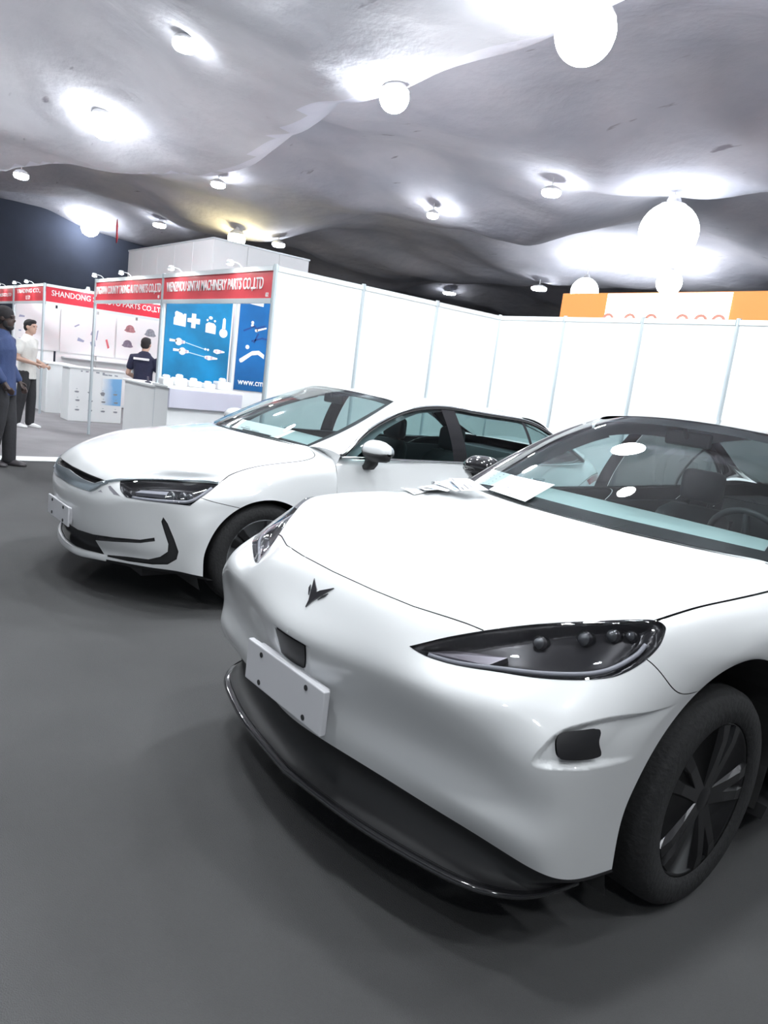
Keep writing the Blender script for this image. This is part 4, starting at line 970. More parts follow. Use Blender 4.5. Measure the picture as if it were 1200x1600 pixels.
def wing_mirror(root, s, c, m_top, m_low, sc=1.):
    """door mirror: casing, dark lower half with stalk, glass"""
    c = Vector(c); rings, low = [], []
    prof = [(-.115, .35), (-.105, .7), (-.06, .97), (.0, 1.0), (.06, .92), (.10, .72), (.122, .30)]
    for x, k in prof:
        rings.append([(s*x*sc, (.085*math.cos(a) if math.cos(a) < 0 else .045*math.cos(a))*k*sc, (.068*math.sin(a))*k*sc) for a in np.linspace(0, 2*math.pi, 22, endpoint=False)])
    bm = bmesh.new(); add_ring_loft(bm, rings); b = bm_obj('wing_mirror', bm, m_top, root, True, c)
    bm = bmesh.new(); rl = []
    for x, k in prof: rl.append([(s*x*sc, yy*k*sc, zz*k*sc) for yy, zz in ((-.086, -.014), (-.08, -.036), (-.04, -.072), (.03, -.074), (.05, -.03), (.05, -.01), (.0, -.02))])
    add_ring_loft(bm, rl); bm_obj('mirror_base', bm, m_low, b, True)
    bm = bmesh.new(); add_ring_loft(bm, [[(s*x, y+dy, z) for (dy, dx) in ()] or [(s*(x+a), y+b2, z) for a, b2 in ((-.03, -.035), (.03, -.03), (.035, .03), (-.03, .035))] for x, y, z in ((-.05, 0, -.05), (-.075, .01, -.10), (-.11, .01, -.135), (-.15, .015, -.145))]); bm_obj('mirror_stalk', bm, m_low, b, True)
    bm = bmesh.new(); add_prism(bm, [(.10*math.cos(a)+.005, .05*math.sin(a)) for a in np.linspace(0, 2*math.pi, 20, endpoint=False)], .004, lambda a, z, h: (s*a*sc, .046*sc+h, z*sc)); bm_obj('mirror_glass', bm, chrome, b)
    return b
# ================================================================ the white crossover in front
CX, CY = -1.826, 1.232
cross = empty('car', (CX, CY, 0), 0, 'white car in front with black roof, brochures on its windscreen and a winged emblem', 'car')
CP = Patch(CROSS_FRONT)
HL1 = dense([(2.24,5.09),(2.24,5.09),(2.84,5.66),(3.42,5.97),(4.28,6.19),(5.03,6.48),(5.57,6.88),(5.77,6.93),(5.93,6.78),(6.05,6.49),(6.165,5.84),(6.09,5.34),(5.85,5.02),(5.487,4.943),(4.83,5.01),(3.98,5.01),(3.03,4.98),(2.51,5.0)])
FOG1 = dense([(5.20,2.98),(5.26,3.32),(5.37,3.76),(5.63,4.02),(6.18,4.29),(7.16,4.62),(7.60,4.66),(7.60,4.66),(7.66,3.9),(7.70,2.96),(7.70,2.96),(6.9,2.99),(6.10,2.95),(5.52,2.86),(5.30,2.86)])
FOGBOX = dense([(5.46,3.60),(5.50,3.78),(6.02,3.98),(6.20,3.95),(6.36,3.74),(6.66,3.44),(6.62,3.30),(5.95,3.18),(5.76,3.22),(5.60,3.38)])
RADAR = dense([(-.42,3.40),(-.36,3.53),(.36,3.56),(.44,3.44),(.35,2.70),(.24,2.58),(-.28,2.58),(-.38,2.70)])
RADAR_POCKET = dense([(-.56,3.46),(-.46,3.64),(.46,3.66),(.58,3.48),(.48,2.60),(.30,2.42),(-.34,2.42),(-.50,2.60)])
SHUT1 = np.array([(-3.38,5.97),(-3.0,6.17),(-2.63,6.27),(-1.95,6.29),(-1.0,6.33),(0,6.34),(1.0,6.33),(1.95,6.29),(2.63,6.27),(3.0,6.17),(3.38,5.97)])
SIDE1 = dense([(5.76,6.94),(5.765,7.26),(5.745,7.87),(5.68,8.70),(5.53,9.34),(5.34,9.76),(4.8,9.90),(4.0,9.93)], False)
SEAM1 = dense([(6.12,5.42),(6.60,5.26),(7.3,5.02),(8.0,4.80)], False)
hoodpoly = np.concatenate([SHUT1, np.array([(3.42,5.97),(4.28,6.19),(5.03,6.48),(5.57,6.88)]), SIDE1, mir(SIDE1)[::-1], mir(np.array([(5.57,6.88),(5.03,6.48),(4.28,6.19),(3.42,5.97)]))])
wing1 = np.concatenate([SEAM1, np.array([(8.0, 11.0), (4.3, 11.0), (4.0, 9.93)]), SIDE1[::-1], np.array([(5.93,6.78),(6.05,6.49),(6.165,5.84)])])
GW = .0026
regs1 = [('headlight', HL1), ('headlight_far', mir(HL1)), ('radar', RADAR),
         ('gap', band(CP, SHUT1, GW*.8)), ('gap', band(CP, SIDE1, GW*1.6)), ('gap', band(CP, mir(SIDE1), GW*1.6)), ('gap', band(CP, SEAM1, .0016)), ('gap', band(CP, mir(SEAM1), .0016)),
         ('fogbox', FOGBOX), ('fogbox_far', mir(FOGBOX)), ('pocket', FOG1), ('pocket_far', mir(FOG1)), ('radar_pocket', RADAR_POCKET),
         ('hood', hoodpoly), ('wing', wing1), ('wing_far', mir(wing1))]
def disp1(nm, q):
    d = np.zeros(len(q))
    if nm.startswith('headlight'):
        p = HL1 if nm == 'headlight' else mir(HL1); d = .012+.030*sm(pdist(p, q)/.28)*sm(pdist(p, q)/.2)
    elif nm.startswith('pocket') or nm.startswith('fogbox'):
        p = mir(FOG1) if nm.endswith('far') else FOG1; ua = np.abs(q[:, 0])
        d = .020*sm(pdist(p, q)/.16)*np.where(ua > 6.6, sm((7.65-ua)/.9), 1)
        if nm.startswith('fogbox'): d = np.full(len(q), .005)
    elif nm == 'radar_pocket': d = .004*sm(pdist(RADAR_POCKET, q)/.14)
    elif nm == 'radar': d = np.full(len(q), -.001)
    elif nm == 'gap': d = np.full(len(q), .007)
    return d
S1 = cut_sheet(CP, regs1, disp1, fine=((-.7, .7, 2.3, 3.8, .05), (5.1, 7.8, 2.7, 4.75, .045), (-7.8, -5.1, 2.7, 4.75, .07), (2.2, 6.1, 4.9, 7.0, .07), (-6.1, -2.2, 4.9, 7.0, .09)))
sheet_obj('hood', S1['hood'], paint, cross)
fb = sheet_obj('front_bumper', S1['body'], paint, cross)
for nm in ('wing', 'wing_far'): sheet_obj('front_wing', S1[nm], paint, cross)
for nm in ('pocket', 'pocket_far'): sheet_obj('fog_recess', S1[nm], paint, fb)
sheet_obj('radar_recess', S1['radar_pocket'], paint, fb)
sheet_obj('radar_cover', S1['radar'], mat('radar_black', (.02, .02, .022), .4), fb)
for nm in ('fogbox', 'fogbox_far'):
    o = sheet_obj('fog_vent', S1[nm], mat('radar_black', (.02, .02, .022), .4), fb)
sheet_obj('panel_gap', S1['gap'], gap_mat, cross)
def on(P, u, v, h=0.):
    p = P.ev([u], [v])[0]; return p+P.nrm([u], [v], 1)[0]*h
def ribbon(name, P, line, w, h, m, parent):
    b = band(P, np.array(line), w); return skirt_obj(name, P, b, -.004, h, m, parent)
def headlamp1(s):
    nm = 'headlight' if s > 0 else 'headlight_far'
    h = sheet_obj('headlight', S1[nm], lamp_dark, cross)
    poly = HL1 if s > 0 else mir(HL1); M = lambda u: s*u
    # rim wall and clear cover
    n = len(poly); P0 = CP.ev(poly[:, 0], poly[:, 1]); N0 = CP.nrm(poly[:, 0], poly[:, 1], 1)
    v = np.concatenate([P0+N0*.001, P0-N0*.013]); mesh_obj('lamp_rim', v, [(i, (i+1) % n, n+(i+1) % n, n+i) for i in range(n)], black_gloss, h)
    p, nn, f, q = S1[nm]; d = disp1(nm, q); cov = p+CP.nrm(q[:, 0], q[:, 1], 1)*(d+.001+.006*sm(pdist(poly, q)/.35))[:, None]
    mesh_obj('lamp_cover', cov, f, lamp_glass, h, True)
    # running light along the lower edge, reflector step, projectors
    ln = [(M(2.60), 5.11), (M(3.1), 5.12), (M(3.98), 5.16), (M(4.83), 5.17), (M(5.45), 5.12), (M(5.76), 5.22), (M(5.96), 5.50), (M(6.0), 5.8)]
    pts = [on(CP, u, v_, -.014) for u, v_ in dense(ln, False)]; tube_obj('running_light', pts, .0065, mat('frosted_light_guide', (.45, .46, .50), .3), h, 8)
    st = np.array([(M(2.55), 5.19), (M(3.0), 5.42), (M(3.45), 5.46), (M(4.0), 5.42), (M(3.7), 5.22), (M(3.1), 5.18)]); skirt_obj('reflector_step', CP, st, -.05, -.020, lamp_grey, h)
    for (u, v_, r) in ((4.45, 5.85, .017), (5.12, 5.98, .019), (5.48, 6.10, .017), (5.74, 6.12, .013)):
        c = on(CP, M(u), v_, -.036); nrm = Vector((-.0, -.92, .25)); bm = bmesh.new()
        add_lathe(bm, [(r*1.25, -.02), (r*1.25, .004), (r*1.0, .006), (r*.86, .012), (r*.5, .020), (0, .024)], 20)
        o = bm_obj('projector', bm, [lamp_dark, lens_m], h, True, c); o.rotation_euler = nrm.to_track_quat('Z', 'Y').to_euler()
        for pl in o.data.polygons: pl.material_index = 1 if pl.center.z > .007 else 0
both(headlamp1)
# winged emblem
def emb(parent, P, cu, cv, m):
    k = [[(0, -.52), (.06, -.30), (.22, .00), (.42, .40), (.20, .22), (.07, .12), (0, .02), (-.07, .12), (-.20, .22), (-.42, .40), (-.22, .0), (-.06, -.30)],
         [(.20, -.16), (.36, .04), (.38, .16), (.28, .02)], [(-.20, -.16), (-.28, .02), (-.38, .16), (-.36, .04)]]
    for q in k:
        pl = np.array([(cu+a*.62, cv+b*1.02) for a, b in q]); skirt_obj('emblem', P, pl, -.002, .0045, m, parent)
emb(fb, CP, .09, 5.37, mat('smoked_chrome_emblem', (.16, .16, .17), .15, .9))
# number plate on its holder
pl = bm_obj('number_plate', add_box(bmesh.new(), (-.230, -.011, -.070), (.230, .011, .070), .004), plate_white, cross, loc=(0, -.036, .530))
bm_obj('plate_holder', add_box(bmesh.new(), (-.20, .011, -.060), (.20, .034, .060), .006), plate_white, pl)
for x in (-.135, .135):
    for z in (-.05, .045):
        bm = bmesh.new(); add_lathe(bm, [(.009, 0), (.009, .004), (0, .006)], 10, 'y'); o = bm_obj('plate_screw', bm, black_plastic, pl, loc=(x, -.013, z))
# lower intake and gloss black splitter
def splitter(root):
    lx = [0, .24, .40, .55, .68, .77, .83, .86]; ly = [-.008, .015, .04, .078, .12, .18, .27, .40]; lz = [.215, .215, .215, .215, .217, .22, .225, .235]
    t = np.linspace(-7, 7, 81); ta = np.abs(t); sg = np.sign(t)
    B = nat_basis(8, ta); X, Y, Z = (B@np.array(lx))*sg, B@np.array(ly), B@np.array(lz)
    e = CP.ev(t*8/7, np.zeros(81)); n = 81; one = np.ones(n)
    back = np.clip(.06*(1-sm((ta-4.6)/1.6)), .008, 1)
    F = lambda k: [(j*n+i, j*n+i+1, (j+1)*n+i+1, (j+1)*n+i) for j in range(k-1) for i in range(n-1)]
    rows = [e, e+np.stack([0*X, back, -.012*one], 1), np.stack([X*.975, Y+back+.02, Z+.022], 1), np.stack([X*.995, Y+.022, Z+.016], 1)]
    mesh_obj('lower_intake', np.concatenate(rows), F(4), black_plastic, root, True)
    rows = [np.stack([X*.994, Y+.026, Z+.0165], 1), np.stack([X, Y+.008, Z+.014], 1), np.stack([X*1.004, Y, Z+.006], 1), np.stack([X, Y+.006, Z-.003], 1), np.stack([X*.97, Y+.10, Z-.012], 1)]
    mesh_obj('front_splitter', np.concatenate(rows), F(5), black_gloss, root, True)
splitter(cross)
bm = bmesh.new(); add_lathe(bm, [(.016, 0), (.014, -.006), (0, -.008)], 12, 'y'); bm_obj('tow_eye_cap', bm, mat('dull_red_cap', (.25, .03, .03), .5), cross, loc=(.42, .16, .300))
SPEC1 = dict(front=CROSS_FRONT, L=4.90, fa=.95, ra=3.85, az=.36, ar=.45, wr=.355, track=.80, rdz=.05, bx=.89, bz=.985, dsplit=2.05, rim='dark',
    ws_base=[(0,1.20,1.055),(.2,1.21,1.055),(.40,1.25,1.055),(.58,1.32,1.052),(.745,1.43,1.045)],
    ws_side=[(.745,1.43,1.045),(.71,1.68,1.185),(.665,1.95,1.325),(.61,2.22,1.435)],
    ws_top=[(0,2.06,1.487),(.2,2.07,1.482),(.4,2.12,1.466),(.61,2.22,1.435)], frit_rows=(2, 3), frit_cols=1,
    dlo_top=[(.885,1.56,1.0),(.84,1.72,1.10),(.77,1.98,1.235),(.715,2.28,1.345),(.69,2.65,1.395),(.69,3.05,1.395),(.70,3.45,1.35),(.74,3.82,1.25),(.82,4.15,1.07)],
    dlo_belt=[(.885,1.55,.985),(.905,2.2,.99),(.905,3.0,1.0),(.88,3.7,1.02),(.83,4.2,1.05)], bpillar=(2.70, 2.84), rsplit=3.62, rear_glass=privacy,
    apil_top=23, cpil_top=44, roof_mat=frit, pillar_mat=frit, trim=black_plastic,
    roof_mid=[((0,2.06,1.487),(.25,2.08,1.479),(.45,2.13,1.462),(.61,2.22,1.435)),((0,2.45,1.508),(.25,2.45,1.50),(.46,2.47,1.482),(.63,2.50,1.445)),((0,2.85,1.506),(.25,2.85,1.498),(.46,2.85,1.478),(.63,2.85,1.442)),((0,3.2,1.492),(.25,3.2,1.484),(.46,3.2,1.462),(.62,3.2,1.425)),((0,3.50,1.465),(.25,3.50,1.456),(.44,3.50,1.432),(.60,3.50,1.392))],
    rw_side=[(.60,3.50,1.392),(.62,3.75,1.29),(.65,4.05,1.17),(.67,4.38,1.085)],
    rw_top=[(0,3.50,1.465),(.25,3.50,1.456),(.44,3.50,1.432),(.60,3.50,1.392)],
    rw_base=[(0,4.42,1.105),(.25,4.42,1.103),(.45,4.40,1.098),(.67,4.38,1.085)], dash=(1.02, 1.42))
car_shell(cross, SPEC1)
both(lambda s: wing_mirror(cross, s, (s*1.0, 1.78, 1.085), black_gloss, black_gloss))

# ================================================================ the white sedan behind
DX, DY = -4.735, 1.279
sedan = empty('car', (DX, DY, 0), 0, 'white saloon car behind with silver grille bar and wing mirror, nearer the booths', 'car')
SP = Patch(SEDAN_FRONT)
HL2 = dense([(2.98,5.72),(2.98,5.72),(3.67,5.90),(4.74,5.93),(6.08,5.78),(6.08,5.78),(6.17,4.32),(6.17,4.32),(5.6,4.38),(4.83,4.47),(3.72,4.58),(3.72,4.58),(3.25,5.05)])
SLOT = np.array([(-2.44,5.72),(-1.9,5.93),(-1.24,5.97),(0,5.98),(1.24,5.97),(1.9,5.93),(2.44,5.72),(2.28,5.62),(2.03,5.30),(1.4,5.40),(.64,5.55),(0,5.68),(-.64,5.55),(-1.4,5.40),(-2.03,5.30),(-2.28,5.62)])
LGR = np.array([(-5.20,2.40),(-4.6,2.22),(-3.4,2.08),(-2.2,1.95),(-1.2,1.93),(0,1.93),(1.2,1.93),(2.2,1.95),(3.4,2.08),(4.6,2.22),(5.20,2.40),(5.24,2.24),(4.6,2.05),(3.4,1.82),(2.22,1.56),(2.60,.40),(1.5,.42),(.6,.46),(0,.47),(-.6,.46),(-1.5,.42),(-2.60,.40),(-2.22,1.56),(-3.4,1.82),(-4.6,2.05),(-5.24,2.24)])
CURL = np.array([(5.475,3.41),(5.702,3.088),(6.058,2.441),(6.298,1.786),(6.21,1.026),(5.707,0.438),(4.984,0.271),(3.848,0.202),(2.806,0.254),(2.794,0.427),(3.879,0.631),(4.831,0.681),(5.408,1.077),(5.817,1.685),(5.831,2.174),(5.609,2.67),(5.414,3.152)])
SHUT2 = np.array([(-2.98,5.74),(-2.44,5.76),(-1.9,5.97),(-1.24,6.01),(0,6.02),(1.24,6.01),(1.9,5.97),(2.44,5.76),(2.98,5.74)])
SIDE2 = dense([(6.05,5.86),(5.98,6.4),(5.80,7.2),(5.60,8.1),(5.45,8.9),(5.30,9.5),(4.9,9.85),(4.0,9.93)], False)
SEAM2 = dense([(6.14,4.9),(6.6,4.72),(7.2,4.60),(8.0,4.5)], False)
hood2 = np.concatenate([SHUT2, np.array([(3.67,5.92),(4.74,5.95),(6.05,5.82)]), SIDE2, mir(SIDE2)[::-1], mir(np.array([(6.05,5.82),(4.74,5.95),(3.67,5.92)]))])
wing2 = np.concatenate([SEAM2, np.array([(8.0, 11.0), (4.3, 11.0), (4.0, 9.93)]), SIDE2[::-1], np.array([(6.08,5.78)])])
regs2 = [('headlight', HL2), ('headlight_far', mir(HL2)), ('slot', SLOT), ('grille', LGR), ('curl', CURL), ('curl_far', mir(CURL)),
         ('gap', band(SP, SIDE2, .003)), ('gap', band(SP, mir(SIDE2), .003)), ('gap', band(SP, SEAM2, .002)), ('gap', band(SP, mir(SEAM2), .002)),
         ('hood', hood2), ('wing', wing2), ('wing_far', mir(wing2))]
def disp2(nm, q):
    d = np.zeros(len(q))
    if nm.startswith('headlight'):
        p = HL2 if nm == 'headlight' else mir(HL2); d = .010+.03*sm(pdist(p, q)/.3)
    elif nm == 'slot': d = np.full(len(q), .045)*sm(pdist(SLOT, q)/.08)
    elif nm == 'grille': d = .004+.05*sm(pdist(LGR, q)/.25)
    elif nm.startswith('curl'): d = np.full(len(q), .012)
    elif nm == 'gap': d = np.full(len(q), .006)
    return d
S2 = cut_sheet(SP, regs2, disp2, fine=((2.9, 6.3, 4.3, 6.0, .07), (4.8, 6.4, .2, 3.4, .08), (-2.6, 2.6, 5.3, 6.1, .07)))
sheet_obj('hood', S2['hood'], paint, sedan)
fb2 = sheet_obj('front_bumper', S2['body'], paint, sedan)
for nm in ('wing', 'wing_far'): sheet_obj('front_wing', S2[nm], paint, sedan)
sheet_obj('grille_slot', S2['slot'], black_plastic, fb2); gr2 = sheet_obj('lower_grille', S2['grille'], black_plastic, fb2)
for nm in ('curl', 'curl_far'): sheet_obj('corner_blade', S2[nm], black_plastic, fb2)
sheet_obj('panel_gap', S2['gap'], gap_mat, sedan)
# silver bar under the hood edge, running into the headlamp brows
bar = np.array([(-2.35,5.46),(-1.7,5.38),(-.9,5.46),(0,5.49),(.9,5.46),(1.7,5.38),(2.35,5.46),(2.62,5.60),(2.62,5.30),(2.2,4.62),(1.4,4.55),(0,4.60),(-1.4,4.55),(-2.2,4.62),(-2.62,5.30),(-2.62,5.60)])
bo = skirt_obj('grille_bar', SP, bar, -.01, .012, satin, sedan)
# soften: the bar follows the sheet, so give it enough points
def bar_mesh():
    rows = []
    for t in np.linspace(0, 1, 7):
        us = np.linspace(-2.62, 2.62, 61); lo = np.interp(us, [-2.62,-2.25,-2.02,-1.4,0,1.4,2.02,2.25,2.62], [5.45,4.94,4.50,4.54,4.60,4.54,4.50,4.94,5.45]); hi = np.interp(us, [-2.62,-2.33,-2.03,-1.4,-.64,0,.64,1.4,2.03,2.33,2.62], [5.62,5.60,5.28,5.38,5.53,5.66,5.53,5.38,5.28,5.60,5.62])
        v = lo*(1-t)+hi*t; h = .006*math.sin(math.pi*min(max(t, .08), .92))**.5
        rows.append(SP.ev(us, v)+SP.nrm(us, v, 1)*h)
    V = np.concatenate(rows); n = 61; return V, [(j*n+i, j*n+i+1, (j+1)*n+i+1, (j+1)*n+i) for j in range(6) for i in range(n-1)]
_me = bo.data; V_, F_ = bar_mesh(); _new = bpy.data.meshes.new('grille_bar'); _new.from_pydata([tuple(p) for p in V_], [], F_); _new.polygons.foreach_set('use_smooth', [True]*len(F_)); _new.materials.append(satin); bo.data = _new; bpy.data.meshes.remove(_me)
def headlamp2(s):
    nm = 'headlight' if s > 0 else 'headlight_far'; h = sheet_obj('headlight', S2[nm], lamp_dark, sedan); poly = HL2 if s > 0 else mir(HL2); M = lambda u: s*u
    p, nn, f, q = S2[nm]; d = disp2(nm, q); mesh_obj('lamp_cover', p+SP.nrm(q[:, 0], q[:, 1], 1)*(d+.002)[:, None], f, lamp_glass, h, True)
    n = len(poly); P0 = SP.ev(poly[:, 0], poly[:, 1]); N0 = SP.nrm(poly[:, 0], poly[:, 1], 1)
    mesh_obj('lamp_rim', np.concatenate([P0+N0*.002, P0-N0*.012]), [(i, (i+1) % n, n+(i+1) % n, n+i) for i in range(n)], black_gloss, h)
    brow = [(M(2.5), 5.62), (M(3.0), 5.86), (M(3.67), 6.0), (M(4.74), 6.02), (M(6.02), 5.88)]; tube_obj('silver_brow', [on(SP, u, v, .003) for u, v in dense(brow, False)], .009, satin, h, 8)
    tube_obj('silver_brow', [on(SP, u, v, .003) for u, v in dense([(M(2.45), 5.55), (M(2.25), 4.95), (M(2.0), 4.62)], False)], .008, satin, h, 8)
    tube_obj('running_light', [on(SP, u, v, -.008) for u, v in dense([(M(3.9), 4.66), (M(4.83), 4.60), (M(5.7), 4.55), (M(6.02), 4.7), (M(6.02), 5.55)], False)], .010, mat('frosted_light_guide', (.45, .46, .50), .3), h, 8)
    skirt_obj('reflector_step', SP, np.array([(M(3.75), 5.12), (M(3.85), 5.30), (M(4.85), 5.32), (M(4.85), 5.12)]), -.05, -.012, mat('frosted_light_guide', (.45, .46, .50), .3), h)
    for (u, v_, r) in ((4.95, 5.12, .032), (5.35, 5.14, .026), (5.62, 5.10, .020)):
        c = on(SP, M(u), v_, -.030); bm = bmesh.new(); add_lathe(bm, [(r*1.2, -.02), (r*1.2, .002), (r, .004), (r*.8, .012), (r*.4, .018), (0, .02)], 20)
        o = bm_obj('projector', bm, lens_m, h, True, c); o.rotation_euler = Vector((0, -.97, .15)).to_track_quat('Z', 'Y').to_euler()
    tri = np.array([(M(2.75), 5.30), (M(3.42), 4.62), (M(2.35), 4.62)]); skirt_obj('silver_corner', SP, tri, -.004, .002, mat('grey_lilac_insert', (.42, .41, .45), .4, .3), h)
both(headlamp2)
# white lip below the grille
def lip2():
    us = np.linspace(-2.75, 2.75, 61); rows = []
    for (v, h) in ((.47, .0), (.42, .016), (.28, .022), (.1, .022), (-.0, .014), (0, -.01)):
        vv = np.clip(np.full(61, v)-np.abs(us/2.75)**3*.10*(v > .2), 0, 9); rows.append(SP.ev(us, vv)+SP.nrm(us, vv, 1)*(h*(1-np.abs(us/2.75)**6))[:, None]-np.array([0, 0, .012])*(v < .2))
    V = np.concatenate(rows); n = 61; mesh_obj('front_lip', V, [(j*n+i, j*n+i+1, (j+1)*n+i+1, (j+1)*n+i) for j in range(5) for i in range(n-1)], paint, sedan, True)
lip2()
pl = bm_obj('number_plate', add_box(bmesh.new(), (-.22, -.006, -.06), (.22, .006, .06), .003), plate_white, sedan, loc=(0, .022, .456))
bm_obj('plate_holder', add_box(bmesh.new(), (-.19, .006, -.05), (.19, .03, .05), .004), plate_white, pl)
for x in (-.12, .12):
    for z in (-.04, .04):
        bm = bmesh.new(); add_lathe(bm, [(.010, 0), (.010, -.004), (0, -.006)], 10, 'y'); bm_obj('plate_screw', bm, black_plastic, pl, loc=(x, -.006, z))
def lower_skirt():
    us = np.linspace(-8, 8, 81); e = SP.ev(us, np.zeros(81)); rows = [e, e+np.array([0, .03, -.025]), e*np.array([.95, 1, 1])+np.array([0, .12, -.045])]
    V = np.concatenate(rows); n = 81; mesh_obj('lower_skirt', V, [(j*n+i, j*n+i+1, (j+1)*n+i+1, (j+1)*n+i) for j in range(2) for i in range(n-1)], black_plastic, sedan, True)
lower_skirt()
SPEC2 = dict(front=SEDAN_FRONT, L=4.765, fa=.975, ra=3.69, az=.31, ar=.39, wr=.335, track=.785, rdz=.0, bx=.885, bz=.965, dsplit=1.95, rim='silver', handle=chrome,
    ws_base=[(0,1.13,1.036),(.2,1.15,1.034),(.38,1.20,1.03),(.53,1.28,1.022),(.655,1.385,1.005)],
    ws_side=[(.655,1.385,1.005),(.645,1.62,1.10),(.62,1.86,1.215),(.575,2.125,1.352)],
    ws_top=[(0,1.98,1.388),(.2,1.99,1.385),(.4,2.04,1.374),(.575,2.125,1.352)], frit_rows=(1, 2), frit_cols=1,
    dlo_top=[(.868,1.50,.985),(.845,1.58,1.03),(.785,1.74,1.135),(.735,1.93,1.224),(.685,2.19,1.309),(.66,2.525,1.35),(.66,2.86,1.337),(.67,3.22,1.322),(.69,3.52,1.298),(.74,3.76,1.21),(.80,4.0,1.09),(.83,4.12,1.02)],
    dlo_belt=[(.872,1.48,.972),(.888,2.1,.970),(.890,2.7,.968),(.885,3.3,.972),(.862,3.9,.985),(.83,4.14,1.0)], bpillar=(2.50, 2.64), rsplit=3.40,
    apil_top=21, cpil_top=48, roof_mat=paint, pillar_mat=paint, trim=chrome,
    roof_mid=[((0,1.98,1.388),(.22,1.99,1.384),(.42,2.05,1.372),(.575,2.125,1.352)),((0,2.35,1.40),(.22,2.35,1.396),(.42,2.37,1.386),(.58,2.40,1.368)),((0,2.75,1.395),(.22,2.75,1.391),(.42,2.75,1.381),(.58,2.75,1.362)),((0,3.15,1.385),(.22,3.15,1.381),(.42,3.15,1.370),(.58,3.15,1.352)),((0,3.52,1.368),(.22,3.52,1.364),(.42,3.52,1.352),(.57,3.52,1.33))],
    rw_side=[(.57,3.52,1.33),(.59,3.75,1.26),(.63,4.0,1.15),(.66,4.26,1.05)],
    rw_top=[(0,3.52,1.368),(.22,3.52,1.364),(.42,3.52,1.352),(.57,3.52,1.33)],
    rw_base=[(0,4.30,1.065),(.25,4.30,1.063),(.45,4.29,1.058),(.66,4.26,1.05)], dash=(.985, 1.36))
car_shell(sedan, SPEC2)
both(lambda s: wing_mirror(sedan, s, (s*1.0, 1.70, 1.04), paint, black_plastic))

# brochures on the cars
def sheet(label, P4, marks=(), group='brochure sheets on the cars', n=8, curl=.0):
    """paper sheet through four corners, slightly curled, with printed marks"""
    A, B, C_, D = [np.array(p, float) for p in P4]; c = (A+B+C_+D)/4; t = empty('brochure', tuple(c), 0, label, 'brochure', group)
    nrm = np.cross(B-A, D-A); nrm /= np.linalg.norm(nrm); nrm *= np.sign(nrm[2])
    def at_(u, v, h=0.): return A*(1-u)*(1-v)+B*u*(1-v)+C_*u*v+D*(1-u)*v-c+nrm*(h+curl*(4*u*(1-u)-.0))
    V, Fc = [], []
    for h in (0, .0012):
        b = len(V); V += [at_(i/n, j/n, h) for j in range(n+1) for i in range(n+1)]; Fc += [(b+j*(n+1)+i, b+j*(n+1)+i+1, b+(j+1)*(n+1)+i+1, b+(j+1)*(n+1)+i) for j in range(n) for i in range(n)]
    mesh_obj('page', V, Fc, sheet_m, t, True)
    for (u0_, v0_, u1_, v1_, col) in marks:
        L = [(u0_, v0_, u1_, v1_)]
        V, Fc = [], []
        for (u0, v0, u1, v1) in L: b = len(V); V += [at_(u0, v0, .0022), at_(u1, v0, .0022), at_(u1, v1, .0022), at_(u0, v1, .0022)]; Fc.append((b, b+1, b+2, b+3))
        mesh_obj('print', V, Fc, mat('brochure_ink_'+col, {'grey': (.25, .25, .28), 'blue': (.15, .38, .62), 'dark': (.12, .12, .14), 'pale': (.55, .60, .66)}[col], .5), t)
    return t
# ---------------------------------------------------------------- people
skin_dark = mat('dark_skin', (.055, .035, .03), .5); skin_light = mat('light_skin', (.62, .40, .31), .5)
def capsule(bm, pts, n=14, flat=False):
    """closed limb: (centre, radius sideways, radius front-back) rings with rounded ends; rings stay square to the limb"""
    P = [Vector(p[0]) for p in pts]; rings = []
    def ring(c, t, a, b):
        t = t.normalized(); ref = Vector((0, 1, 0)) if abs(t.y) < .9 else Vector((0, 0, 1))
        e2 = t.cross(ref).normalized(); e1 = e2.cross(t).normalized()
        return [c+e1*a*math.cos(2*math.pi*k/n)+e2*b*math.sin(2*math.pi*k/n) for k in range(n)]
    for i, p in enumerate(P):
        t = P[min(i+1, len(P)-1)]-P[max(i-1, 0)]; a, b = pts[i][1], pts[i][2]
        if i == 0 and not flat:
            for q in (.95, .6): rings.append(ring(p-t.normalized()*min(a, b)*q*.8, t, a*math.sqrt(1-q*q*.98), b*math.sqrt(1-q*q*.98)))
        rings.append(ring(p, t, a, b))
        if i == len(P)-1:
            for q in (.6, .95): rings.append(ring(p+t.normalized()*min(a, b)*q*.8, t, a*math.sqrt(1-q*q*.98), b*math.sqrt(1-q*q*.98)))
    add_ring_loft(bm, rings)
def ellipsoid(bm, c, r, n=16):
    M_ = Matrix.Translation(c) @ Matrix.Diagonal((*r, 1)); bmesh.ops.create_uvsphere(bm, u_segments=n, v_segments=n//2+2, radius=1, matrix=M_)
def fused(name, bm, m, parent, voxel=.012, smooth=4):
    """one continuous skin over overlapping closed pieces"""
    bmesh.ops.recalc_face_normals(bm, faces=bm.faces[:])
    me = bpy.data.meshes.new(name); bm.to_mesh(me); bm.free(); o = bpy.data.objects.new(name, me); COL.objects.link(o)
    r = o.modifiers.new('r', 'REMESH'); r.mode = 'VOXEL'; r.voxel_size = voxel
    s = o.modifiers.new('s', 'SMOOTH'); s.iterations = smooth; s.factor = .5
    dg = bpy.context.evaluated_depsgraph_get(); new = bpy.data.meshes.new_from_object(o.evaluated_get(dg)); bpy.data.objects.remove(o); bpy.data.meshes.remove(me)
    new.polygons.foreach_set('use_smooth', [True]*len(new.polygons)); new.materials.clear(); new.materials.append(m); new.name = name
    q = bpy.data.objects.new(name, new); COL.objects.link(q); q.parent = parent; return q
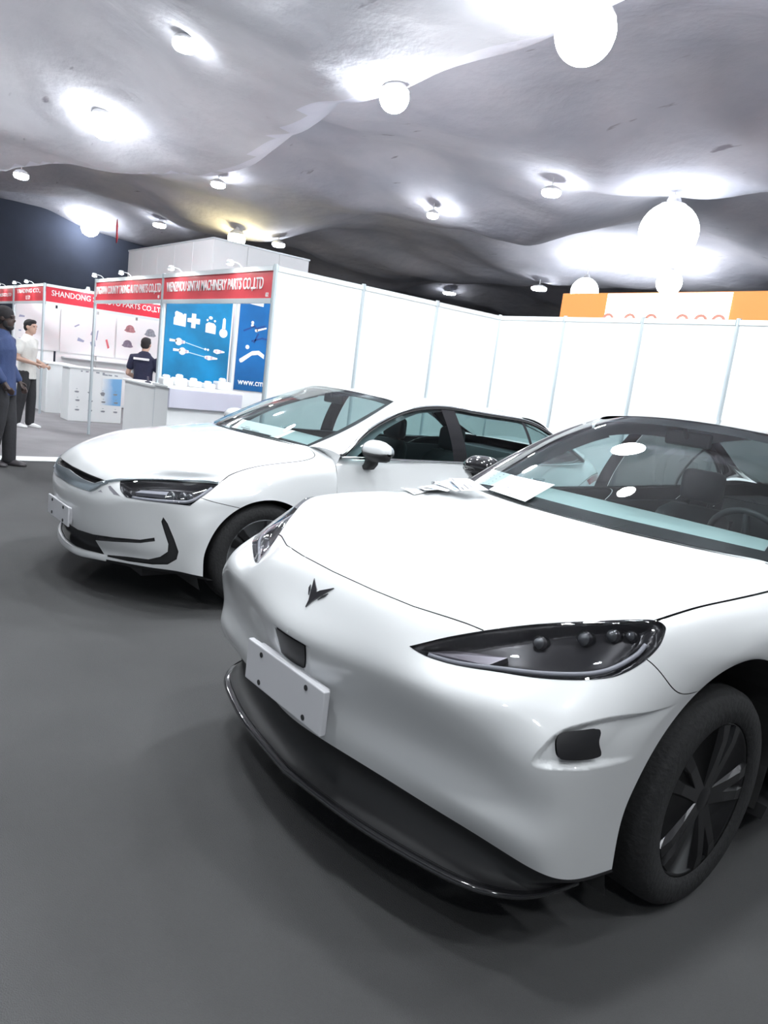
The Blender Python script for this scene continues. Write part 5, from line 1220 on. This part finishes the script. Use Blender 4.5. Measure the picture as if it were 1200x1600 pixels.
def person(name, loc, rz, label, H, skin, shirt, trousers, shoe, hair, arms, head_turn=0., lean=0., beard=None, legs=None, hair_kind='short', collar=None):
    """standing figure, x is forward, y to its left; arms: per side (elbow, wrist) points in metres for a 1.75 m body"""
    t = empty(name, loc, rz, label, 'person'); k = H/1.75
    def L_(p): x, y, z = p; return ((x+lean*max(0, z-.95))*k, y*k, z*k)
    legs = legs or {1: ((.02, .10, .50), (-.02, .10, .09)), -1: ((.02, -.10, .50), (-.02, -.10, .09))}
    bm = bmesh.new(); cp = lambda pts, flat=False: capsule(bm, [(L_(p), a*k, b*k) for p, a, b in pts], flat=flat)
    cp([((0, 0, .90), .155, .115), ((0, 0, 1.02), .145, .105), ((.0, 0, 1.15), .14, .105), ((.0, 0, 1.30), .165, .115), ((-.01, 0, 1.41), .165, .095), ((-.01, 0, 1.46), .10, .07)])
    cp([((-.01, 0, 1.42), .062, .062), ((.01, 0, 1.56), .056, .058)])
    for s in (1, -1):
        e, w = arms[s]; sh = (-.01, s*.185, 1.405)
        cp([((-.01, s*.12, 1.40), .06, .06), (sh, .058, .058), (tuple((np.array(sh)+np.array(e))/2), .047, .047), (e, .040, .040)])
        cp([(e, .040, .040), (tuple((np.array(e)*.6+np.array(w)*.4)), .038, .038), (w, .027, .027)])
        d = (np.array(w)-np.array(e)); d /= np.linalg.norm(d); pal = tuple(np.array(w)+d*.055)
        cp([(w, .026, .02), (pal, .040, .017), (tuple(np.array(w)+d*.09), .038, .015)])
        lat = np.cross(d, (0, s, 0.)); lat = lat/np.linalg.norm(lat) if np.linalg.norm(lat) > .1 else np.array((1., 0, 0)); inw = np.array((0, -s, 0.))
        inw = inw-d*(inw@d); inw /= max(np.linalg.norm(inw), 1e-6)
        for j, ln in enumerate((.068, .078, .072, .056)):
            b0 = np.array(w)+d*.085+lat*(.028-.0185*j); m1 = b0+d*ln*.5+inw*.006; e1 = m1+d*ln*.42+inw*.022
            cp([(tuple(b0), .0095, .0095), (tuple(m1), .0088, .0088), (tuple(e1), .0078, .0078)])
        b0 = np.array(w)+d*.03+lat*.026; cp([(tuple(b0), .012, .012), (tuple(b0+d*.03+lat*.022+inw*.01), .0105, .0105), (tuple(b0+d*.055+lat*.026+inw*.02), .009, .009)])
        kn, an = legs[s]
        cp([((0, s*.085, .90), .085, .09), ((.01, s*.092, .72), .078, .08), (kn, .055, .06)])
        cp([(kn, .055, .06), (tuple((np.array(kn)*.65+np.array(an)*.35)+np.array((-.015, 0, 0))), .052, .056), (an, .036, .042), (tuple(np.array(an)-np.array((0, 0, .05))), .038, .045)])
    # head: turned about the neck
    hc = Vector((.025, 0, 1.635)); R_ = Matrix.Rotation(head_turn, 4, 'Z')
    def hp(p): q = R_ @ Vector(p); return Vector(L_((hc.x+q.x, hc.y+q.y, hc.z+q.z)))
    for c, r in (((-.008, 0, .022), (.098, .077, .092)), ((.028, 0, -.045), (.066, .060, .075)), ((.062, 0, -.086), (.028, .034, .024)), ((.098, 0, -.018), (.016, .014, .018)), ((.088, 0, .004), (.012, .010, .03)), ((.082, 0, .028), (.018, .055, .012)), ((.080, 0, -.058), (.014, .026, .008)), ((-.004, .078, -.008), (.022, .010, .032)), ((-.004, -.078, -.008), (.022, .010, .032))):
        bm2 = bm; M_ = Matrix.Translation(hp(c)) @ R_ @ Matrix.Diagonal((r[0]*k, r[1]*k, r[2]*k, 1)); bmesh.ops.create_uvsphere(bm2, u_segments=16, v_segments=10, radius=1, matrix=M_)
    fused('body', bm, skin, t, .0095, 3)
    for s in (1, -1):
        bm = bmesh.new(); ellipsoid(bm, hp((.084, s*.030, .012)), (.010*k, .013*k, .008*k), 10); bm_obj('eye', bm, mat('dark_eye', (.03, .025, .025), .3), t, True)
    # hair
    bm = bmesh.new()
    for c, r in (((-.018, 0, .036), (.100, .084, .088)), ((-.05, 0, -.012), (.058, .078, .07)), ((.03, 0, .085), (.062, .066, .035))) if hair_kind == 'short' else (((-.015, 0, .04), (.108, .09, .095)), ((-.045, 0, -.01), (.066, .084, .085))):
        bmesh.ops.create_uvsphere(bm, u_segments=18, v_segments=12, radius=1, matrix=Matrix.Translation(hp(c)) @ R_ @ Matrix.Diagonal((r[0]*k, r[1]*k, r[2]*k, 1)))
    # keep the face free
    bmesh.ops.delete(bm, geom=[], context='VERTS'); fused('hair', bm, hair, t, .011, 3)
    if beard:
        bm = bmesh.new()
        for c, r in (((.048, 0, -.095), (.044, .052, .034)), ((.02, .052, -.06), (.03, .016, .045)), ((.02, -.052, -.06), (.03, .016, .045))): bmesh.ops.create_uvsphere(bm, u_segments=14, v_segments=8, radius=1, matrix=Matrix.Translation(hp(c)) @ R_ @ Matrix.Diagonal((r[0]*k, r[1]*k, r[2]*k, 1)))
        fused('beard', bm, beard, t, .010, 3)
    # shirt
    bm = bmesh.new(); cp([((0, 0, .80), .176, .138), ((0, 0, .88), .175, .135), ((0, 0, 1.0), .165, .128), ((.0, 0, 1.15), .160, .128), ((.0, 0, 1.30), .182, .135), ((-.01, 0, 1.41), .178, .112), ((-.01, 0, 1.455), .12, .085)], True)
    for s in (1, -1):
        e, w = arms[s]; sh = (-.01, s*.185, 1.405); q = .62 if collar != 'long' else 1.0
        cp([((-.01, s*.11, 1.40), .075, .075), (sh, .074, .074), (tuple(np.array(sh)*(1-q)+np.array(e)*q), .066, .066)])
        if collar == 'long': cp([(e, .062, .062), (tuple(np.array(e)*.1+np.array(w)*.9), .045, .045)])
    cp([((-.012, 0, 1.44), .075, .075), ((-.0, 0, 1.49), .068, .068)])
    fused('shirt', bm, shirt, t, .012, 4)
    # trousers
    bm = bmesh.new(); cp([((0, 0, .86), .160, .125), ((0, 0, .97), .158, .120)])
    for s in (1, -1):
        kn, an = legs[s]; cp([((0, s*.085, .90), .095, .11), ((.01, s*.092, .72), .092, .100), (kn, .075, .082), (tuple((np.array(kn)*.5+np.array(an)*.5)), .070, .078), (tuple(np.array(an)-np.array((0, 0, .03))), .064, .074)])
    fused('trousers', bm, trousers, t, .012, 4)
    for s in (1, -1):
        kn, an = legs[s]; bm = bmesh.new(); x, y, z = an; z0 = z-.09
        rings = []
        for (dx, hw, h) in ((-.085, .026, .05), (-.07, .038, .085), (-.01, .043, .10), (.06, .046, .075), (.13, .048, .055), (.175, .038, .042), (.195, .018, .03)):
            rings.append([Vector(((x+dx)*k, (y+hw*cy)*k, (z0+max(.002, h*cz))*k)) for cy, cz in ((-1, .0), (-1, .45), (-.75, .85), (0, 1), (.75, .85), (1, .45), (1, .0))])
        add_ring_loft(bm, rings); o = bm_obj('shoe', bm, shoe, t, True)
    return t
cloth_b = lambda n, c: mat(n, c, .8, bump=.3, bscale=30, var=.12, vscale=6)
RT = math.radians(53)          # heading towards the right of the picture
person('person', (-9.19, 1.87, 0), RT+.05, 'man in a blue shirt and black trousers standing at the left edge of the picture', 1.76, skin_dark, cloth_b('blue_shirt_cloth', (.04, .065, .16)), cloth_b('black_trousers_cloth', (.030, .030, .034)), mat('dark_shoe', (.05, .045, .05), .4), mat('black_hair', (.02, .018, .02), .8),
       {1: ((-.03, .23, 1.14), (.10, .20, .95)), -1: ((-.03, -.23, 1.14), (.10, -.20, .95))}, beard=mat('black_hair', (.02, .018, .02), .8), legs={1: ((.05, .08, .50), (.06, .08, .09)), -1: ((.0, -.09, .50), (-.08, -.09, .09))}, collar='long', lean=-.03, hair_kind='full')
person('person', (-13.14, 3.02, .004), RT-.1, 'man in a white polo shirt, black trousers and white shoes with forearms raised', 1.73, skin_light, cloth_b('white_polo_cloth', (.86, .86, .82)), cloth_b('black_trousers_cloth', (.030, .030, .034)), mat('white_shoe', (.88, .88, .88), .5), mat('black_hair', (.02, .018, .02), .8),
       {1: ((-.04, .24, 1.12), (.22, .15, 1.04)), -1: ((-.04, -.24, 1.12), (.22, -.14, 1.06))}, head_turn=-.1, lean=.02, legs={1: ((.04, .09, .50), (.03, .09, .09)), -1: ((-.02, -.10, .50), (-.10, -.10, .09))})
p3 = person('person', (-12.1, 4.54, .004), math.radians(50.4+90), 'man in a navy T-shirt seen from behind at a plain white counter', 1.68, skin_light, cloth_b('navy_shirt_cloth', (.022, .025, .06)), cloth_b('white_apron_cloth', (.80, .80, .80)), mat('dark_shoe', (.05, .045, .05), .4), mat('black_hair', (.02, .018, .02), .8),
       {1: ((.02, .27, 1.12), (.24, .20, 1.05)), -1: ((.02, -.27, 1.12), (.22, -.20, 1.02))}, lean=.06)
bm = bmesh.new(); add_box(bm, (-.004, -.13, -.018), (.004, .13, .018), .003, 1); o = bm_obj('shirt_lettering', bm, white_print, p3, loc=(-.122, 0, 1.33)); o.rotation_euler = (0, .12, 0)
# ---------------------------------------------------------------- brochures lying on the cars (car frames: crossover CX, CY; sedan DX, DY)
def wsp(S, u, v, h=.004):
    """a point on a car's windscreen: u across -1..1, v up 0..1, in world coordinates"""
    T = (CX, CY) if S is SPEC1 else (DX, DY); n = 41
    B = spl(mx(S['ws_base'][:0:-1])+list(S['ws_base']), n); Tp = spl(mx(S['ws_top'][:0:-1])+list(S['ws_top']), n); side = spl(S['ws_side'], 21)
    i = (u+1)/2*(n-1); r = np.array([np.interp(i, range(n), (B*(1-v)+Tp*v)[:, k]) for k in range(3)])
    e = (B*(1-v)+Tp*v)[-1]; want = np.array([np.interp(v*20, range(21), side[:, k]) for k in range(3)]); d = want-e; w = abs(u)**2.2
    r = r+np.array([np.sign(u)*w*d[0], w*d[1], w*d[2]])+.035*4*v*(1-v)*(1-abs(u)**3)*np.array([0, -.45, .9])
    return r+np.array([T[0], T[1], 0])+np.array([0, -.42, .9])*h
def hdp(P, u, v, h, T): p = P.ev([u], [v])[0]+P.nrm([u], [v], 1)[0]*h; return p+np.array([T[0], T[1], 0])
rnd = random.Random(11)
def rows_of_marks(nu, nv, cols, w=.05, h=.035, u0=.1, v0=.12):
    out = []
    for i in range(nu):
        for j in range(nv):
            if rnd.random() < .75:
                u = u0+(1-2*u0)*i/max(1, nu-1)-w/2; v = v0+(1-2*v0)*j/max(1, nv-1); out.append((u, v, u+w*rnd.uniform(.5, 1.3), v+h, rnd.choice(cols)))
    return out
W1 = lambda uv, h: wsp(SPEC1, uv[0], uv[1], h)
sheet('white price sheet with dark marks at the far corner of the front car\'s windscreen', [W1(q, .004) for q in ((-.97, .17), (-.55, .155), (-.575, .045), (-.93, .005))], rows_of_marks(4, 5, ['dark', 'grey']))
sheet('larger white sheet lying across the bottom of the front car\'s windscreen', [W1(q, .010) for q in ((-.56, .145), (-.19, .155), (-.24, .0), (-.585, .0))], rows_of_marks(5, 4, ['grey', 'pale', 'pale'], .06, .03))
Hd = lambda q, h: hdp(CP, q[0], q[1], h, (CX, CY))
for k, (c, a, txt, ink) in enumerate((((-4.55, 9.20), .25, 'lowest leaflet of the fan on the front car\'s bonnet', 'grey'), ((-4.15, 9.38), -.15, 'second leaflet of the fan on the front car\'s bonnet, with blue print', 'blue'), ((-3.75, 9.45), .5, 'third leaflet of the fan on the front car\'s bonnet', 'pale'), ((-3.35, 9.58), .1, 'fourth leaflet of the fan on the front car\'s bonnet, with blue print', 'blue'), ((-2.85, 9.66), -.35, 'top leaflet of the fan on the front car\'s bonnet, nearest the windscreen', 'dark'))):
    ca, sa = math.cos(a), math.sin(a); cor = []
    for x, y in ((-.9, -.16), (.9, -.16), (.9, .16), (-.9, .16)): cor.append(Hd((c[0]+x*ca-y*5*sa*.6, min(9.92, c[1]+y*ca+x*.2*sa)), .004+.008*k))
    cor[k % 4][2] += .010
    sheet(txt, cor, [(.06, .08, .94, .16, ink), (.06, .25, .5, .75, 'pale'), (.56, .3, .9, .36, ink), (.56, .5, .86, .56, 'grey')], curl=.002)
W2 = lambda uv, h: wsp(SPEC2, uv[0], uv[1], h)
sheet('white sheet on the windscreen of the white saloon behind', [W2(q, .004) for q in ((.02, .125), (.70, .15), (.67, .0), (.06, .0))], [(.15, .75, .35, .82, 'dark'), (.4, .8, .55, .85, 'grey'), (.2, .6, .3, .64, 'grey')])
def orient_paint(root):
    """turn the painted sheets of a car so that their painted side looks outwards"""
    objs = [o for o in root.children_recursive if o.type == 'MESH' and o.data.materials and o.data.materials[0] == paint]
    for o in objs:
        me = o.data; n = len(me.polygons); c = np.zeros(n*3); nn = np.zeros(n*3); a = np.zeros(n)
        me.polygons.foreach_get('center', c); me.polygons.foreach_get('normal', nn); me.polygons.foreach_get('area', a)
        c = c.reshape(-1, 3); nn = nn.reshape(-1, 3); d = c-np.array([0, 0, .55]); d[:, 1] = c[:, 1]-np.clip(c[:, 1], 1.0, 3.8)
        if o.name.startswith('pillar_base'): d = np.tile(np.array([[0, -.3, 1.]]), (n, 1))
        if ((nn*d).sum(1)*a).sum() < 0 and o.name.split('.')[0] in ('front_door', 'rear_door', 'rear_bumper', 'rear_deck', 'a_pillar', 'c_pillar', 'quarter_shoulder', 'pillar_base', 'roof', 'arch_edge', 'front_lip'): me.flip_normals()
for r in (cross, sedan): orient_paint(r)
bpy.context.view_layer.update()
